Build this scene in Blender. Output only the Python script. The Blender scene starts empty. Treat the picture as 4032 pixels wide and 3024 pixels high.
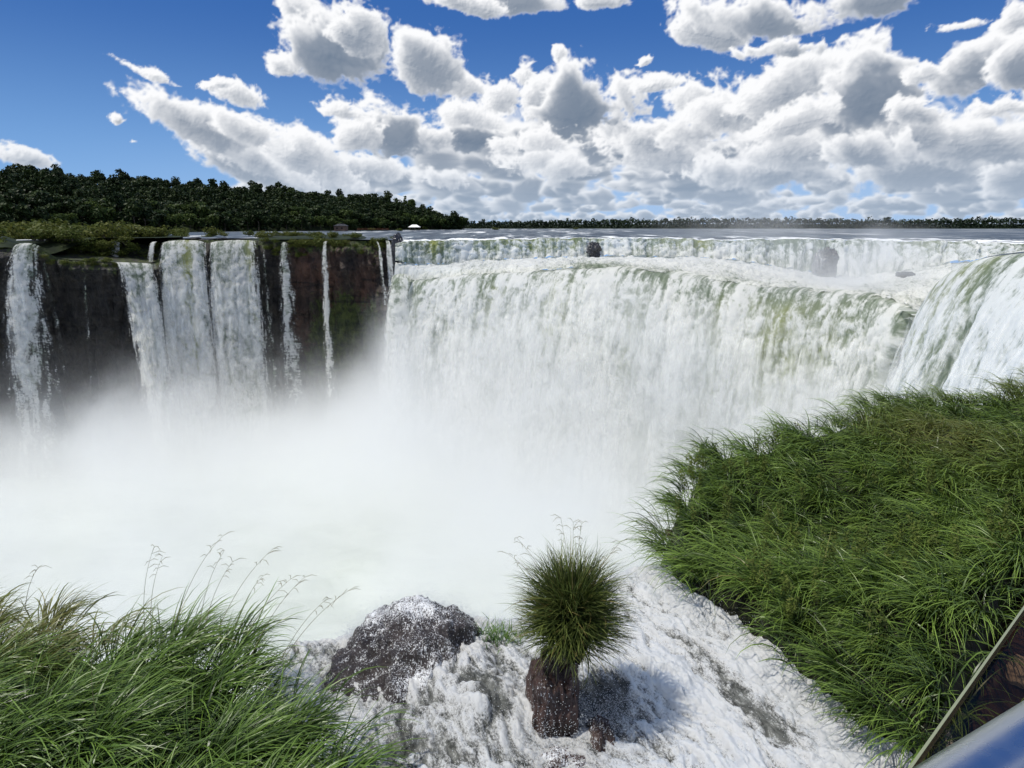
import bpy, math, random
import numpy as np
from mathutils import Vector, Matrix
random.seed(7); RNG = np.random.default_rng(7)
S = bpy.context.scene; COL = S.collection
R = math.radians
F = 640.0; TH = R(13.8); CAMH = 4.0          # focal length in pixels of a 1024-wide picture, downward tilt, eye height
ct, st = math.cos(TH), math.sin(TH)

def ray(u, v):
    x = (u - 512) / F; y = -(v - 384) / F
    return np.array([x, ct + y * st, -st + y * ct])
def P(u, v, Y):
    d = ray(u, v); k = Y / d[1]
    return np.array([d[0] * k, Y, CAMH + d[2] * k])
def PZ(u, v, z):
    d = ray(u, v); k = (z - CAMH) / d[2]
    return np.array([d[0] * k, d[1] * k, z])

# ------------------------------------------------------------------ numpy noise
_perm = RNG.permutation(256); _perm = np.concatenate([_perm, _perm, _perm])
_g = RNG.normal(size=(256, 3)); _g /= np.linalg.norm(_g, axis=1)[:, None]
def perlin(x, y, z=0.0):
    x = np.asarray(x, float); y = np.asarray(y, float); z = np.asarray(z, float) + 0 * x
    x = x + 0 * y; y = y + 0 * x
    xi = np.floor(x).astype(int); yi = np.floor(y).astype(int); zi = np.floor(z).astype(int)
    xf = x - xi; yf = y - yi; zf = z - zi
    xi &= 255; yi &= 255; zi &= 255
    f = lambda t: t * t * t * (t * (t * 6 - 15) + 10)
    u, v, w = f(xf), f(yf), f(zf)
    def gr(a, b, c):
        h = _perm[_perm[_perm[xi + a] + yi + b] + zi + c]
        g = _g[h]
        return g[..., 0] * (xf - a) + g[..., 1] * (yf - b) + g[..., 2] * (zf - c)
    def l(a, b, t): return a + t * (b - a)
    return 1.5 * l(l(l(gr(0,0,0), gr(1,0,0), u), l(gr(0,1,0), gr(1,1,0), u), v),
             l(l(gr(0,0,1), gr(1,0,1), u), l(gr(0,1,1), gr(1,1,1), u), v), w)
def fbm(x, y, z=0.0, o=4, rough=.5):
    s = 0; a = 1; n = 0; k = 1.0
    for i in range(o):
        s = s + a * perlin(x * k, y * k, np.asarray(z) * k + 7.3 * i); n += a; a *= rough; k *= 2.03
    return s / n
def billow(x, y, z=0.0, o=4, rough=.55):      # round lumps parted by creases, 0..1
    s = 0; a = 1; n = 0; k = 1.0
    for i in range(o):
        s = s + a * np.abs(perlin(x * k, y * k, np.asarray(z) * k + 5.1 * i)); n += a; a *= rough; k *= 2.03
    return s / n * 2
def ss(a, b, x):
    t = np.clip((x - a) / (b - a), 0, 1); return t * t * (3 - 2 * t)

# ------------------------------------------------------------------ objects
def tag(o, label=None, cat=None, group=None, kind=None):
    if label: o['label'] = label
    if cat: o['category'] = cat
    if group: o['group'] = group
    if kind: o['kind'] = kind
    return o
def empty(name, loc, rz=0, **k):
    o = bpy.data.objects.new(name, None); COL.objects.link(o); o.location = loc; o.rotation_euler = (0, 0, rz)
    return tag(o, **k)
def mesh(name, V, faces, mat, parent=None, smooth=True, attrs=None, loc=None, uv=None):
    """faces: (n,4) or (n,3) int array, or a list of such arrays."""
    me = bpy.data.meshes.new(name)
    V = np.ascontiguousarray(V, dtype=np.float32)
    fl = faces if isinstance(faces, list) else [faces]
    fl = [np.asarray(f, dtype=np.int32) for f in fl if len(f)]
    me.vertices.add(len(V)); me.vertices.foreach_set('co', V.ravel())
    nl = sum(f.size for f in fl); npoly = sum(len(f) for f in fl)
    me.loops.add(nl); me.loops.foreach_set('vertex_index', np.concatenate([f.ravel() for f in fl]))
    me.polygons.add(npoly)
    tot = np.concatenate([np.full(len(f), f.shape[1], np.int32) for f in fl])
    me.polygons.foreach_set('loop_start', np.concatenate([[0], np.cumsum(tot)[:-1]]).astype(np.int32))
    me.polygons.foreach_set('loop_total', tot)
    me.polygons.foreach_set('use_smooth', np.full(npoly, smooth, dtype=bool))
    me.update(calc_edges=True)
    for n, a in (attrs or {}).items():
        at = me.attributes.new(n, 'FLOAT', 'POINT'); at.data.foreach_set('value', np.ascontiguousarray(a, dtype=np.float32).ravel())
    if mat: me.materials.append(mat)
    o = bpy.data.objects.new(name, me); COL.objects.link(o)
    if loc is not None: o.location = loc
    if parent: o.parent = parent
    return o
def gridfaces(nu, nv, off=0):
    i = np.arange(nu * nv).reshape(nu, nv) + off
    return np.stack([i[:-1, :-1], i[1:, :-1], i[1:, 1:], i[:-1, 1:]], -1).reshape(-1, 4)
def resample(pts, n):
    pts = np.asarray(pts, float); d = np.linalg.norm(np.diff(pts[:, :3], axis=0), axis=1)
    s = np.concatenate([[0], np.cumsum(d)]); t = np.linspace(0, s[-1], n)
    # smooth (cubic-ish) interpolation through a few relaxations
    q = np.stack([np.interp(t, s, pts[:, k]) for k in range(pts.shape[1])], 1)
    w = max(1, int(n / len(pts) * .5))
    ker = np.hanning(2 * w + 3)[1:-1]; ker /= ker.sum()
    pad = np.concatenate([np.repeat(q[:1], w, 0) , q, np.repeat(q[-1:], w, 0)])
    pad[:w] = 2 * q[0] - q[1:w + 1][::-1] if n > w + 1 else q[0]
    pad[-w:] = 2 * q[-1] - q[-w - 1:-1][::-1] if n > w + 1 else q[-1]
    q = np.stack([np.convolve(pad[:, k], ker, 'valid') for k in range(q.shape[1])], 1)
    return q, t

# ------------------------------------------------------------------ materials
class NT:
    def __init__(s, tree): s.t = tree
    def n(s, typ, **k):
        x = s.t.nodes.new(typ)
        for a, b in k.items():
            if a == 'ins':
                for key, val in b.items(): s.set(x, key, val)
            else: setattr(x, a, b)
        return x
    def set(s, node, key, val):
        i = node.inputs[key]
        if isinstance(val, bpy.types.NodeSocket): s.t.links.new(val, i)
        elif isinstance(val, bpy.types.Node): s.t.links.new(val.outputs[0], i)
        else: i.default_value = (*val, 1) if (hasattr(val, '__len__') and len(val) == 3 and i.type == 'RGBA') else val
    def m(s, op, a, b=0.0, c=0.0, clamp=False):
        x = s.t.nodes.new('ShaderNodeMath'); x.operation = op; x.use_clamp = clamp
        for i, q in enumerate((a, b, c)):
            if op in ('SINE', 'LOGARITHM2') and i: break
            s.set(x, i, q)
        return x.outputs[0]
    def mr(s, v, a, b, c=0., d=1., smooth=True):
        x = s.t.nodes.new('ShaderNodeMapRange'); x.interpolation_type = 'SMOOTHSTEP' if smooth else 'LINEAR'
        for i, q in enumerate((v, a, b, c, d)): s.set(x, i, q)
        return x.outputs[0]
    def mix(s, f, a, b):
        x = s.t.nodes.new('ShaderNodeMix'); x.data_type = 'RGBA'
        s.set(x, 0, f)
        for i, q in ((6, a), (7, b)):
            if isinstance(q, (tuple, list)) and len(q) == 3: q = (*q, 1)
            s.set(x, i, q)
        return x.outputs[2]
    def noise(s, vec, scale, detail=4, rough=.5, dist=0., dim='3D'):
        x = s.t.nodes.new('ShaderNodeTexNoise'); x.noise_dimensions = dim
        if vec is not None: s.set(x, 'Vector', vec)
        s.set(x, 'Scale', scale); s.set(x, 'Detail', detail); s.set(x, 'Roughness', rough); s.set(x, 'Distortion', dist)
        return x.outputs[0]
    def attr(s, name):
        x = s.t.nodes.new('ShaderNodeAttribute'); x.attribute_name = name; return x
    def map(s, vec, scale=(1, 1, 1), loc=(0, 0, 0), rot=(0, 0, 0), typ='POINT'):
        x = s.t.nodes.new('ShaderNodeMapping'); x.vector_type = typ
        s.set(x, 'Vector', vec); s.set(x, 'Scale', scale); s.set(x, 'Location', loc); s.set(x, 'Rotation', rot)
        return x.outputs[0]
    def pos(s): return s.t.nodes.new('ShaderNodeNewGeometry').outputs['Position']
    def obj(s): return s.t.nodes.new('ShaderNodeTexCoord').outputs['Object']
    def bump(s, h, strength=.5, dist=.1):
        x = s.t.nodes.new('ShaderNodeBump'); s.set(x, 'Height', h); s.set(x, 'Strength', strength); s.set(x, 'Distance', dist)
        return x.outputs[0]
def newmat(name):
    m = bpy.data.materials.new(name); m.use_nodes = True; m.node_tree.nodes.clear()
    q = NT(m.node_tree); q.out = q.n('ShaderNodeOutputMaterial'); return m, q
def principled(q, **k):
    b = q.n('ShaderNodeBsdfPrincipled')
    for a, v in k.items(): q.set(b, a.replace('_', ' '), v)
    return b
def surf(q, sh): q.t.links.new(sh.outputs[0], q.out.inputs['Surface'])

def mat_simple(name, c1, c2, scale=3., rough=.7, bump=.3, metal=0., bd=.1):
    m, q = newmat(name); o = q.obj(); n = q.noise(o, scale, 6, .6)
    b = principled(q, Base_Color=q.mix(q.mr(n, .3, .7), c1, c2), Roughness=rough, Metallic=metal, Normal=q.bump(n, bump, bd)); b.inputs['Specular IOR Level'].default_value = .12
    surf(q, b); return m

def mat_fall():
    """aerated falling water: white foam over thin green water and painted shade between the clots, lit through"""
    m, q = newmat('falling_water')
    foam = q.attr('foam').outputs['Fac']; edge = q.attr('edge').outputs['Fac']; gr = q.attr('green').outputs['Fac']
    c = q.n('ShaderNodeCombineXYZ', ins={0: q.attr('us').outputs['Fac'], 1: q.attr('ut').outputs['Fac']})
    n1 = q.noise(q.map(c, (1.3, .13, 1)), 1., 6, .66, .5)                     # long shreds
    n2 = q.noise(q.map(c, (.55, .42, 1)), 1., 7, .74, .9)                     # clots of foam
    n3 = q.noise(q.map(c, (2.1, 1.5, 1)), 1., 5, .7, .5)
    big = q.noise(q.map(c, (.07, .035, 1)), 1., 3, .5, .6)
    lump = q.m('ADD', q.m('MULTIPLY', q.m('SUBTRACT', n2, .5), 2.0), q.m('ADD', q.m('MULTIPLY', q.m('SUBTRACT', n3, .5), 1.25), q.m('MULTIPLY', q.m('SUBTRACT', big, .5), 1.3)))
    f = q.m('ADD', foam, q.m('ADD', lump, q.m('MULTIPLY', q.m('SUBTRACT', n1, .5), .9)))
    f = q.mr(f, .06, .98)
    thin = q.mix(gr, q.mix(q.mr(n1, .35, .65), (.17, .215, .15), (.33, .38, .29)), (.40, .42, .11))
    col = q.mix(f, thin, (.93, .93, .89))
    d = q.n('ShaderNodeBsdfDiffuse', ins={'Color': col, 'Normal': q.bump(q.m('ADD', n2, q.m('MULTIPLY', n3, .5)), .45, 1.2)})
    t = q.n('ShaderNodeBsdfTranslucent', ins={'Color': col})
    x = q.n('ShaderNodeMixShader', ins={0: .55, 1: d, 2: t})
    tr = q.n('ShaderNodeBsdfTransparent')
    a = q.mr(q.m('ADD', edge, q.m('MULTIPLY', q.m('SUBTRACT', q.m('ADD', n1, q.m('MULTIPLY', q.m('SUBTRACT', n3, .5), .6)), .5), 2.2)), .10, .62)
    surf(q, q.n('ShaderNodeMixShader', ins={0: a, 1: tr, 2: x}))
    return m

def mat_veil():
    m, q = newmat('hanging_spray')
    edge = q.attr('edge').outputs['Fac']; ut = q.attr('ut').outputs['Fac']
    c = q.n('ShaderNodeCombineXYZ', ins={0: q.attr('us').outputs['Fac'], 1: ut, 2: 3.7})
    n1 = q.noise(q.map(c, (.9, .10, 1)), 1., 5, .62, .5); n2 = q.noise(q.map(c, (.28, .13, 1)), 1., 7, .7, .8)
    a = q.mr(q.m('ADD', q.m('MULTIPLY', n1, .6), q.m('MULTIPLY', n2, .9)), .66, 1.02)
    a = q.m('MULTIPLY', q.m('MULTIPLY', a, q.mr(edge, .1, 1.)), q.mr(ut, 3., 16., 0., .85))
    d = q.n('ShaderNodeBsdfDiffuse', ins={'Color': (.93, .935, .91, 1)}); t = q.n('ShaderNodeBsdfTranslucent', ins={'Color': (.93, .935, .91, 1)})
    surf(q, q.n('ShaderNodeMixShader', ins={0: a, 1: q.n('ShaderNodeBsdfTransparent'), 2: q.n('ShaderNodeMixShader', ins={0: .5, 1: d, 2: t})}))
    return m

def mat_river():
    m, q = newmat('river_surface'); p = q.pos()
    w = q.noise(q.map(p, (.035, .006, 1)), 1., 7, .72, .4)
    w2 = q.noise(q.map(p, (.16, .018, 1)), 1., 5, .68)
    fo = q.mr(q.m('ADD', w, q.m('MULTIPLY', w2, .7)), .885, 1.03)
    fl = q.attr('foam').outputs['Fac']
    f = q.m('MAXIMUM', q.m('MULTIPLY', fo, .9), q.mr(q.m('ADD', fl, q.m('MULTIPLY', q.m('SUBTRACT', w2, .5), 1.2)), .3, .7))
    b = principled(q, Base_Color=q.mix(f, q.mix(q.mr(w2, .35, .65), (.012, .02, .028), (.10, .125, .14)), (.8, .82, .82)), Roughness=q.mr(f, 0, 1, .4, .8), Normal=q.bump(q.m('ADD', w, q.m('MULTIPLY', w2, .5)), 1., 2.2))
    b.inputs['IOR'].default_value = 1.33; b.inputs['Specular IOR Level'].default_value = .4
    surf(q, b); return m

def mat_cliff():
    m, q = newmat('basalt_cliff'); p = q.pos()
    n = q.noise(q.map(p, (.16, .16, .10)), 1., 9, .72, .5)
    v = q.n('ShaderNodeTexVoronoi', ins={'Vector': q.map(p, (.35, .35, .12)), 'Scale': 1.}).outputs[0]
    moss = q.attr('moss').outputs['Fac']; red = q.attr('red').outputs['Fac']
    base = q.mix(q.mr(n, .35, .65), (.004, .004, .004), (.042, .036, .029))
    rc = q.mix(q.mr(n, .35, .65), (.035, .017, .011), (.15, .068, .042))
    c = q.mix(red, base, rc)
    n3 = q.noise(q.map(p, (.5, .5, .3)), 1., 6, .7)
    mf = q.mr(q.m('ADD', moss, q.m('MULTIPLY', q.m('SUBTRACT', n3, .5), 1.6)), .35, .6)
    c = q.mix(mf, c, q.mix(q.mr(n3, .35, .65), (.012, .022, .005), (.075, .10, .018)))
    st = q.noise(q.map(p, (.05, .05, .55)), 1., 5, .65, .4)
    c = q.mix(q.mr(st, .56, .66, 0., .75), c, (.002, .002, .002))
    surf(q, principled(q, Base_Color=c, Roughness=.6, Normal=q.bump(q.m('ADD', q.m('ADD', n, q.m('MULTIPLY', v, .5)), q.m('ADD', q.m('MULTIPLY', st, .8), q.m('MULTIPLY', n3, .6))), 1., 2.6)))
    return m

def mat_leaf(name, c1, c2, c3, transl=.3, rough=.5, vary=True):
    """leaf colour varies over the crown by position and from tree to tree"""
    m, q = newmat(name)
    oi = q.n('ShaderNodeObjectInfo').outputs['Random']
    n = q.noise(q.obj(), 1.1, 3, .6)
    rnd = q.attr('rnd').outputs['Fac']
    c = q.mix(q.mr(n, .35, .65), c1, c2); c = q.mix(q.m('MULTIPLY', q.m('MULTIPLY', oi, rnd), 1.2, clamp=True), c, c3)
    b = principled(q, Base_Color=c, Roughness=rough)
    b.inputs['Specular IOR Level'].default_value = .08
    t = q.n('ShaderNodeBsdfTranslucent', ins={'Color': c})
    surf(q, q.n('ShaderNodeMixShader', ins={0: transl, 1: b, 2: t})); return m

def mat_grass(name, dark, mid, pale, dry, transl=.35, drythr=.93):
    m, q = newmat(name)
    rnd = q.attr('rnd').outputs['Fac']; tt = q.attr('tip').outputs['Fac']; patch = q.attr('patch').outputs['Fac']
    c = q.mix(q.m('MULTIPLY', q.m('POWER', rnd, 1.3), q.mr(tt, .05, .5, .25, 1.)), dark, mid); c = q.mix(q.m('MULTIPLY', q.mr(tt, .25, 1.), q.mr(rnd, .2, .85, .15, 1.)), c, pale)  # root ends darkened as clump shade, tips paled as highlights, in the colour
    c = q.mix(q.m('MAXIMUM', q.mr(rnd, drythr, drythr + .02), patch), c, dry)
    b = principled(q, Base_Color=c, Roughness=.38)
    b.inputs['Specular IOR Level'].default_value = .42
    t = q.n('ShaderNodeBsdfTranslucent', ins={'Color': c})
    surf(q, q.n('ShaderNodeMixShader', ins={0: transl, 1: b, 2: t})); return m

def mat_rapids():
    m, q = newmat('rapids_water'); p = q.pos()
    foam = q.attr('foam').outputs['Fac']
    fl = q.map(q.map(p, rot=(0, 0, -.42)), (1, .42, 1)); n = q.noise(fl, 9., 7, .72, .6); n2 = q.noise(q.map(q.map(p, rot=(0, 0, -.42)), (1, .7, 1)), 50., 4, .7)
    f = q.m('ADD', foam, q.m('ADD', q.m('MULTIPLY', q.m('SUBTRACT', n, .5), 1.5), q.m('MULTIPLY', q.m('SUBTRACT', n2, .5), 1.15)))
    f = q.mr(f, .24, .78)
    clear = q.mix(q.mr(n, .3, .7), (.035, .037, .034), (.22, .23, .215))
    c = q.mix(f, clear, (.88, .885, .875))
    b = principled(q, Base_Color=c, Roughness=q.mr(f, 0, 1, .12, .55), Normal=q.bump(q.m('ADD', n, q.m('MULTIPLY', n2, .5)), .9, .05))
    b.inputs['IOR'].default_value = 1.33
    t = q.n('ShaderNodeBsdfTranslucent', ins={'Color': c})
    surf(q, q.n('ShaderNodeMixShader', ins={0: q.m('MULTIPLY', f, .42), 1: b, 2: t})); return m

def mat_wetrock(name, c1, c2, veil):
    """rock under a thin veil of white water and flying drops"""
    m, q = newmat(name); p = q.pos()
    n = q.noise(p, 3.5, 8, .7); n2 = q.noise(q.map(p, (1, 1, .35)), 62., 4, .65); n3 = q.noise(q.map(p, (1, 1, .5)), 6., 6, .7, .8)
    foam = q.attr('foam').outputs['Fac']
    f = q.m('ADD', q.m('ADD', foam, veil), q.m('ADD', q.m('MULTIPLY', q.m('SUBTRACT', n2, .5), 1.9), q.m('MULTIPLY', q.m('SUBTRACT', n3, .5), 1.3)))
    f = q.mr(f, .42, .78)
    c = q.mix(f, q.mix(q.mr(n, .3, .7), c1, c2), (.82, .84, .86))
    b = principled(q, Base_Color=c, Roughness=q.mr(f, 0, 1, .14, .5), Normal=q.bump(q.m('ADD', n, q.m('ADD', q.m('MULTIPLY', n2, .35), q.m('MULTIPLY', n3, .4))), 1., .06))
    surf(q, b); return m

M = {}
M['fall'] = mat_fall(); M['veil'] = mat_veil(); M['river'] = mat_river(); M['cliff'] = mat_cliff(); M['rapids'] = mat_rapids()
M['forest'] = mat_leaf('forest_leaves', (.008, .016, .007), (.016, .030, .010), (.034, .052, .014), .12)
M['forest_lit'] = mat_leaf('sun_painted_forest_leaves', (.018, .034, .01), (.038, .062, .016), (.075, .105, .026), .25)  # paler copy of the forest leaves, sunlight put into the colour
M['shrub'] = mat_leaf('shrub_leaves', (.05, .07, .014), (.085, .105, .022), (.12, .125, .03), .3)
M['farforest'] = mat_leaf('far_forest_leaves', (.014, .026, .014), (.022, .036, .02), (.03, .045, .022), .1)
M['bark'] = mat_simple('bark', (.05, .04, .03), (.12, .10, .08), 2.)
M['hill'] = mat_simple('forest_floor', (.008, .013, .005), (.022, .032, .009), .2)
M['grassL'] = mat_grass('left_bank_grass', (.008, .020, .004), (.048, .105, .011), (.19, .31, .05), (.20, .19, .055), .30)
M['grassR'] = mat_grass('right_bank_grass', (.009, .023, .004), (.060, .120, .013), (.25, .37, .065), (.20, .19, .055), .30)
M['tuft'] = mat_grass('tuft_grass', (.008, .018, .005), (.06, .095, .016), (.21, .25, .065), (.25, .2, .07), .3)
M['stalk'] = mat_simple('seed_stalk', (.14, .13, .06), (.22, .19, .10), 20., .7, .1)
M['soil'] = mat_simple('shade_dark_soil', (.006, .007, .004), (.016, .016, .01), 3.)  # near black, shade between the grass blades put into the soil colour
M['rockL'] = mat_wetrock('wet_dark_rock', (.016, .012, .011), (.05, .040, .038), .24)
M['rockT'] = mat_wetrock('wet_brown_rock', (.022, .013, .011), (.085, .050, .042), .20)
M['fallrock'] = mat_simple('black_wet_rock', (.012, .012, .014), (.05, .05, .055), .6, .35, 1., 0, .6)

# ------------------------------------------------------------------ camera, sun, sky
cam = bpy.data.cameras.new('Camera'); co = bpy.data.objects.new('Camera', cam); COL.objects.link(co); S.camera = co
cam.sensor_width = 36; cam.lens = 36 * F / 1024; cam.clip_start = .05; cam.clip_end = 20000
co.location = (0, 0, CAMH); co.rotation_euler = (R(90) - TH, 0, 0)
SUN_EL, SUN_AZ = R(62), R(-97)                # azimuth from +Y, negative is left
sd = Vector((math.sin(SUN_AZ) * math.cos(SUN_EL), math.cos(SUN_AZ) * math.cos(SUN_EL), math.sin(SUN_EL)))
sl = bpy.data.lights.new('Sun', 'SUN'); sl.energy = 4.4; sl.angle = R(.5); sl.color = (1, .955, .87)
so = bpy.data.objects.new('Sun', sl); COL.objects.link(so); so.rotation_euler = sd.to_track_quat('Z', 'Y').to_euler()

W = bpy.data.worlds.new('World'); S.world = W; W.use_nodes = True; W.node_tree.nodes.clear()
def px_ae(u, v):
    d = ray(u, v); d = d / np.linalg.norm(d); return math.atan2(d[0], d[1]), math.asin(d[2])
# clouds: centre, half-axes, tilt (degrees, + = right end lower), shade of the belly; in the photograph's directions, far ones first
K = 1024 / 2212
CL = [(600, 375, 190, 48, 16, .55), (980, 385, 170, 40, 4, .6), (1290, 370, 150, 44, 4, .6), (1640, 370, 190, 50, 0, .6), (1960, 370, 190, 54, 0, .7), (2200, 380, 120, 60, 0, .7), (760, 360, 120, 40, 10, .4),
      (500, 330, 160, 52, 26, .6), (560, 350, 150, 48, 24, .7), (640, 340, 120, 50, 26, .35), (1380, 340, 120, 52, 0, .6), (1120, 340, 110, 46, 0, .55), (2120, 300, 150, 60, 0, .5), (1960, 290, 110, 54, 0, .4), (1700, 330, 130, 52, -6, .45), (1850, 330, 120, 50, 0, .6),
      (1010, 300, 75, 36, 4, 1.2), (1085, 318, 70, 42, 0, .4), (930, 300, 90, 46, 6, .7), (850, 290, 88, 70, 12, 1.0), (765, 290, 66, 52, 0, .35), (740, 240, 50, 30, 10, .2),
      (330, 160, 58, 17, 22, .05), (505, 200, 62, 30, 20, .15), (470, 180, 40, 16, -10, .05), (350, 235, 78, 40, 24, .15), (430, 265, 130, 52, 24, .55), (540, 290, 110, 46, 28, .35), (247, 257, 20, 15, 0, .05), (295, 305, 16, 7, 0, .1), (45, 340, 82, 24, 6, .25),
      (1440, 300, 90, 62, 0, .55), (1345, 255, 66, 78, 4, .7), (1415, 180, 58, 26, -10, .1), (1520, 290, 130, 70, 0, .8), (1490, 215, 85, 56, 0, .3), (1580, 240, 110, 62, -8, .45), (1210, 120, 20, 26, -50, .05), (1130, 160, 30, 48, 16, .2), (1175, 215, 52, 64, 10, .35), (1225, 240, 72, 84, 8, 1.1), (1190, 300, 110, 40, 0, .3),
      (985, 195, 90, 48, 30, .35), (1075, 215, 44, 48, -20, .2), (880, 100, 36, 56, 20, .3), (925, 140, 66, 66, 20, .55), (1010, 250, 100, 40, 10, .2),
      (1690, 200, 105, 56, -18, .35), (1860, 150, 62, 66, 10, .5), (1790, 260, 130, 72, -8, 1.0), (1850, 215, 92, 100, 10, 1.1), (1700, 265, 90, 40, -14, .2), (2080, 52, 66, 16, -10, .15), (2200, 70, 34, 64, -30, .3), (2090, 160, 140, 54, -20, .7), (2200, 150, 80, 66, -20, .7), (1990, 165, 60, 36, -20, .3), (2170, 235, 90, 34, -6, .35), (1980, 245, 70, 34, 0, .5),
      (612, 138, 42, 34, 0, .1), (660, 40, 62, 80, 10, .45), (750, 140, 74, 74, 0, 1.0), (690, 105, 96, 105, 12, 1.15), (770, 70, 46, 54, 20, .5), (1115, 0, 190, 36, 3, .75), (1020, 10, 70, 26, 10, .3), (1290, 4, 70, 26, -4, .4), (1395, 130, 14, 12, -30, 0), (1480, 8, 10, 12, 0, .1),
      (1540, 70, 80, 40, 10, .35), (1660, 50, 170, 54, 4, .9), (1850, 10, 190, 54, -14, 1.0), (1700, 110, 110, 26, -4, .8)]
def cloud_field():
    """cumulus by direction: lumpy bodies of vapour, sunlight and shade worked into the colour of each, the near ones over the far ones"""
    st_ = .00135
    az = np.arange(-.80, .80, st_); el = np.arange(-.006, .40, st_)
    A, E_ = np.meshgrid(az, el, indexing='ij')
    bodies = []
    rg = np.random.default_rng(3)
    for e in np.concatenate([np.linspace(.004, .03, 7), np.linspace(.036, .125, 12)]):        # the field of small clouds receding to the horizon
        w = .30 * e + .010; n = int(1.6 / w * .72)
        for k in range(n):
            a = rg.uniform(-.8, .8)
            lim = -.52 + 4.2 * max(0, .0 - e) + (.32 * ss(.03, .09, e))                     # clear sky at the left
            if a < lim + rg.uniform(-.05, .05): continue
            if e > .075 and -.12 > a: continue
            bodies.append((a, e + rg.uniform(-.2, .2) * w * .5, w * rg.uniform(.6, 1.5), (.20 * e + .0052) * rg.uniform(.6, 1.4), rg.uniform(-.05, .05), rg.uniform(.5, 1.15), True))
    for (u, v, rx, ry, tilt, g) in CL:
        u, v, rx, ry = u * K, v * K, rx * K * .99, ry * K * .99
        ca, ce = px_ae(u, v); a1, e1 = px_ae(u + rx, v + rx * math.tan(R(tilt))); a2, e2 = px_ae(u, v - ry)
        bodies.append((ca, ce, math.hypot(a1 - ca, e1 - ce), abs(e2 - ce), math.atan2(e1 - ce, a1 - ca), g, False))
    al = np.zeros(A.shape); br = np.full(A.shape, .9)
    for bi, (ca, ce, ax, ay, r, g, small) in enumerate(bodies):
        if small and bi % 6 == 0: continue
        m = 1.6 * max(ax, ay) + .006
        i0, i1 = np.searchsorted(az, [ca - m, ca + m]); my = m if abs(r) > .2 else 1.7 * ay + .006
        j0, j1 = np.searchsorted(el, [ce - my, ce + my])
        if i1 - i0 < 3 or j1 - j0 < 3: continue
        a, e = A[i0:i1, j0:j1], E_[i0:i1, j0:j1]
        x = ((a - ca) * math.cos(r) + (e - ce) * math.sin(r)) / ax; y = (-(a - ca) * math.sin(r) + (e - ce) * math.cos(r)) / ay
        ybase = np.where(y < 0, y * (1.35 if not small else 1.6), y)                      # bellies flatter than tops
        sz = math.sqrt(ax * ay); sc = .95 / max(sz, .012) ** .80 / 1.55; z = bi * 3.77
        X, Y = a * sc, e * sc * (1.15 if not small else 1.5)
        X = X + .30 * fbm(X * .9, Y * .9, z + 2, 3); Y = Y + .30 * fbm(X * .9, Y * .9, z + 5, 3)
        o = 3 if small else 5
        nz = 1.45 * (.47 - billow(X * .9, Y * .9, z, o, .64)) + 1.15 * fbm(X * .5, Y * .5, z + 1, 3, .55)
        nz = nz * np.where(y < -.2, .75, 1)
        d = 1.04 - np.hypot(x, ybase) + nz * 1.05
        if not small: fb = .46 - billow(a * 42 + .3 * fbm(a * 30, e * 30, z, 2), e * 48, z, 3, .6); d = d + .34 * fb + .12 * fbm(a * 110, e * 125, z, 3, .6)
        else: fb = 0.
        av = ss(-.03, .36 if not small else .5, d)
        rho = np.clip(d, 0, 1.3)
        px = max(1, sz / st_); n = 10; tau = 0
        pr = np.pad(rho, ((0, 0), (0, 0)))
        for i in range(1, n + 1):
            sx_, sy_ = int(round(i * px * .055)), int(round(i * px * .075))
            q = np.zeros_like(rho)
            q[sx_:, :rho.shape[1] - sy_] = rho[:rho.shape[0] - sx_, sy_:] if sy_ else rho[:rho.shape[0] - sx_, :]
            tau = tau + q / n
        k = max(1, int(px * .05)); gr = np.zeros_like(rho); gr[k:, :-k] = rho[k:, :-k] - rho[:-k, k:]
        belly = ss(-.1, 1.0, d - .35 * y * .9 + .16 * x)                                  # thick and low: grey
        b = .47 + .70 * np.exp(-tau * 1.5) + .62 * np.clip(gr, -.5, .5) - g * .70 * belly - .07 * g  # sunlit rims and shaded bellies painted into the brightness
        b = b + .05 * nz + .16 * fb * (1 - .5 * belly); b = np.where(b < .22, .22 + (b - .22) * .35, b); b = np.clip(b, 0, 1)
        br[i0:i1, j0:j1] = br[i0:i1, j0:j1] * (1 - av) + b * av
        al[i0:i1, j0:j1] = 1 - (1 - al[i0:i1, j0:j1]) * (1 - av)
    return az, el, A, E_, al, br
def cloud_colour(A, E_, alpha, br):
    sh, li = np.array([.17, .225, .31]), np.array([.98, .985, 1.0])
    c = sh + (li - sh) * (br ** 1.25)[..., None]
    hz = (.55 * (1 - ss(0, .14, E_)))[..., None]
    c = c * (1 - hz) + np.array([.47, .58, .73]) * hz
    al = np.maximum(alpha, .80 * (1 - ss(.0, .15, E_)) * ss(-.7, .0, A))
    pale = np.array([.42, .59, .84])                                                       # thin haze between the clouds near the horizon
    f = np.clip(alpha / np.maximum(al, 1e-4), 0, 1)[..., None]
    return c * f + pale * (1 - f), al
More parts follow.
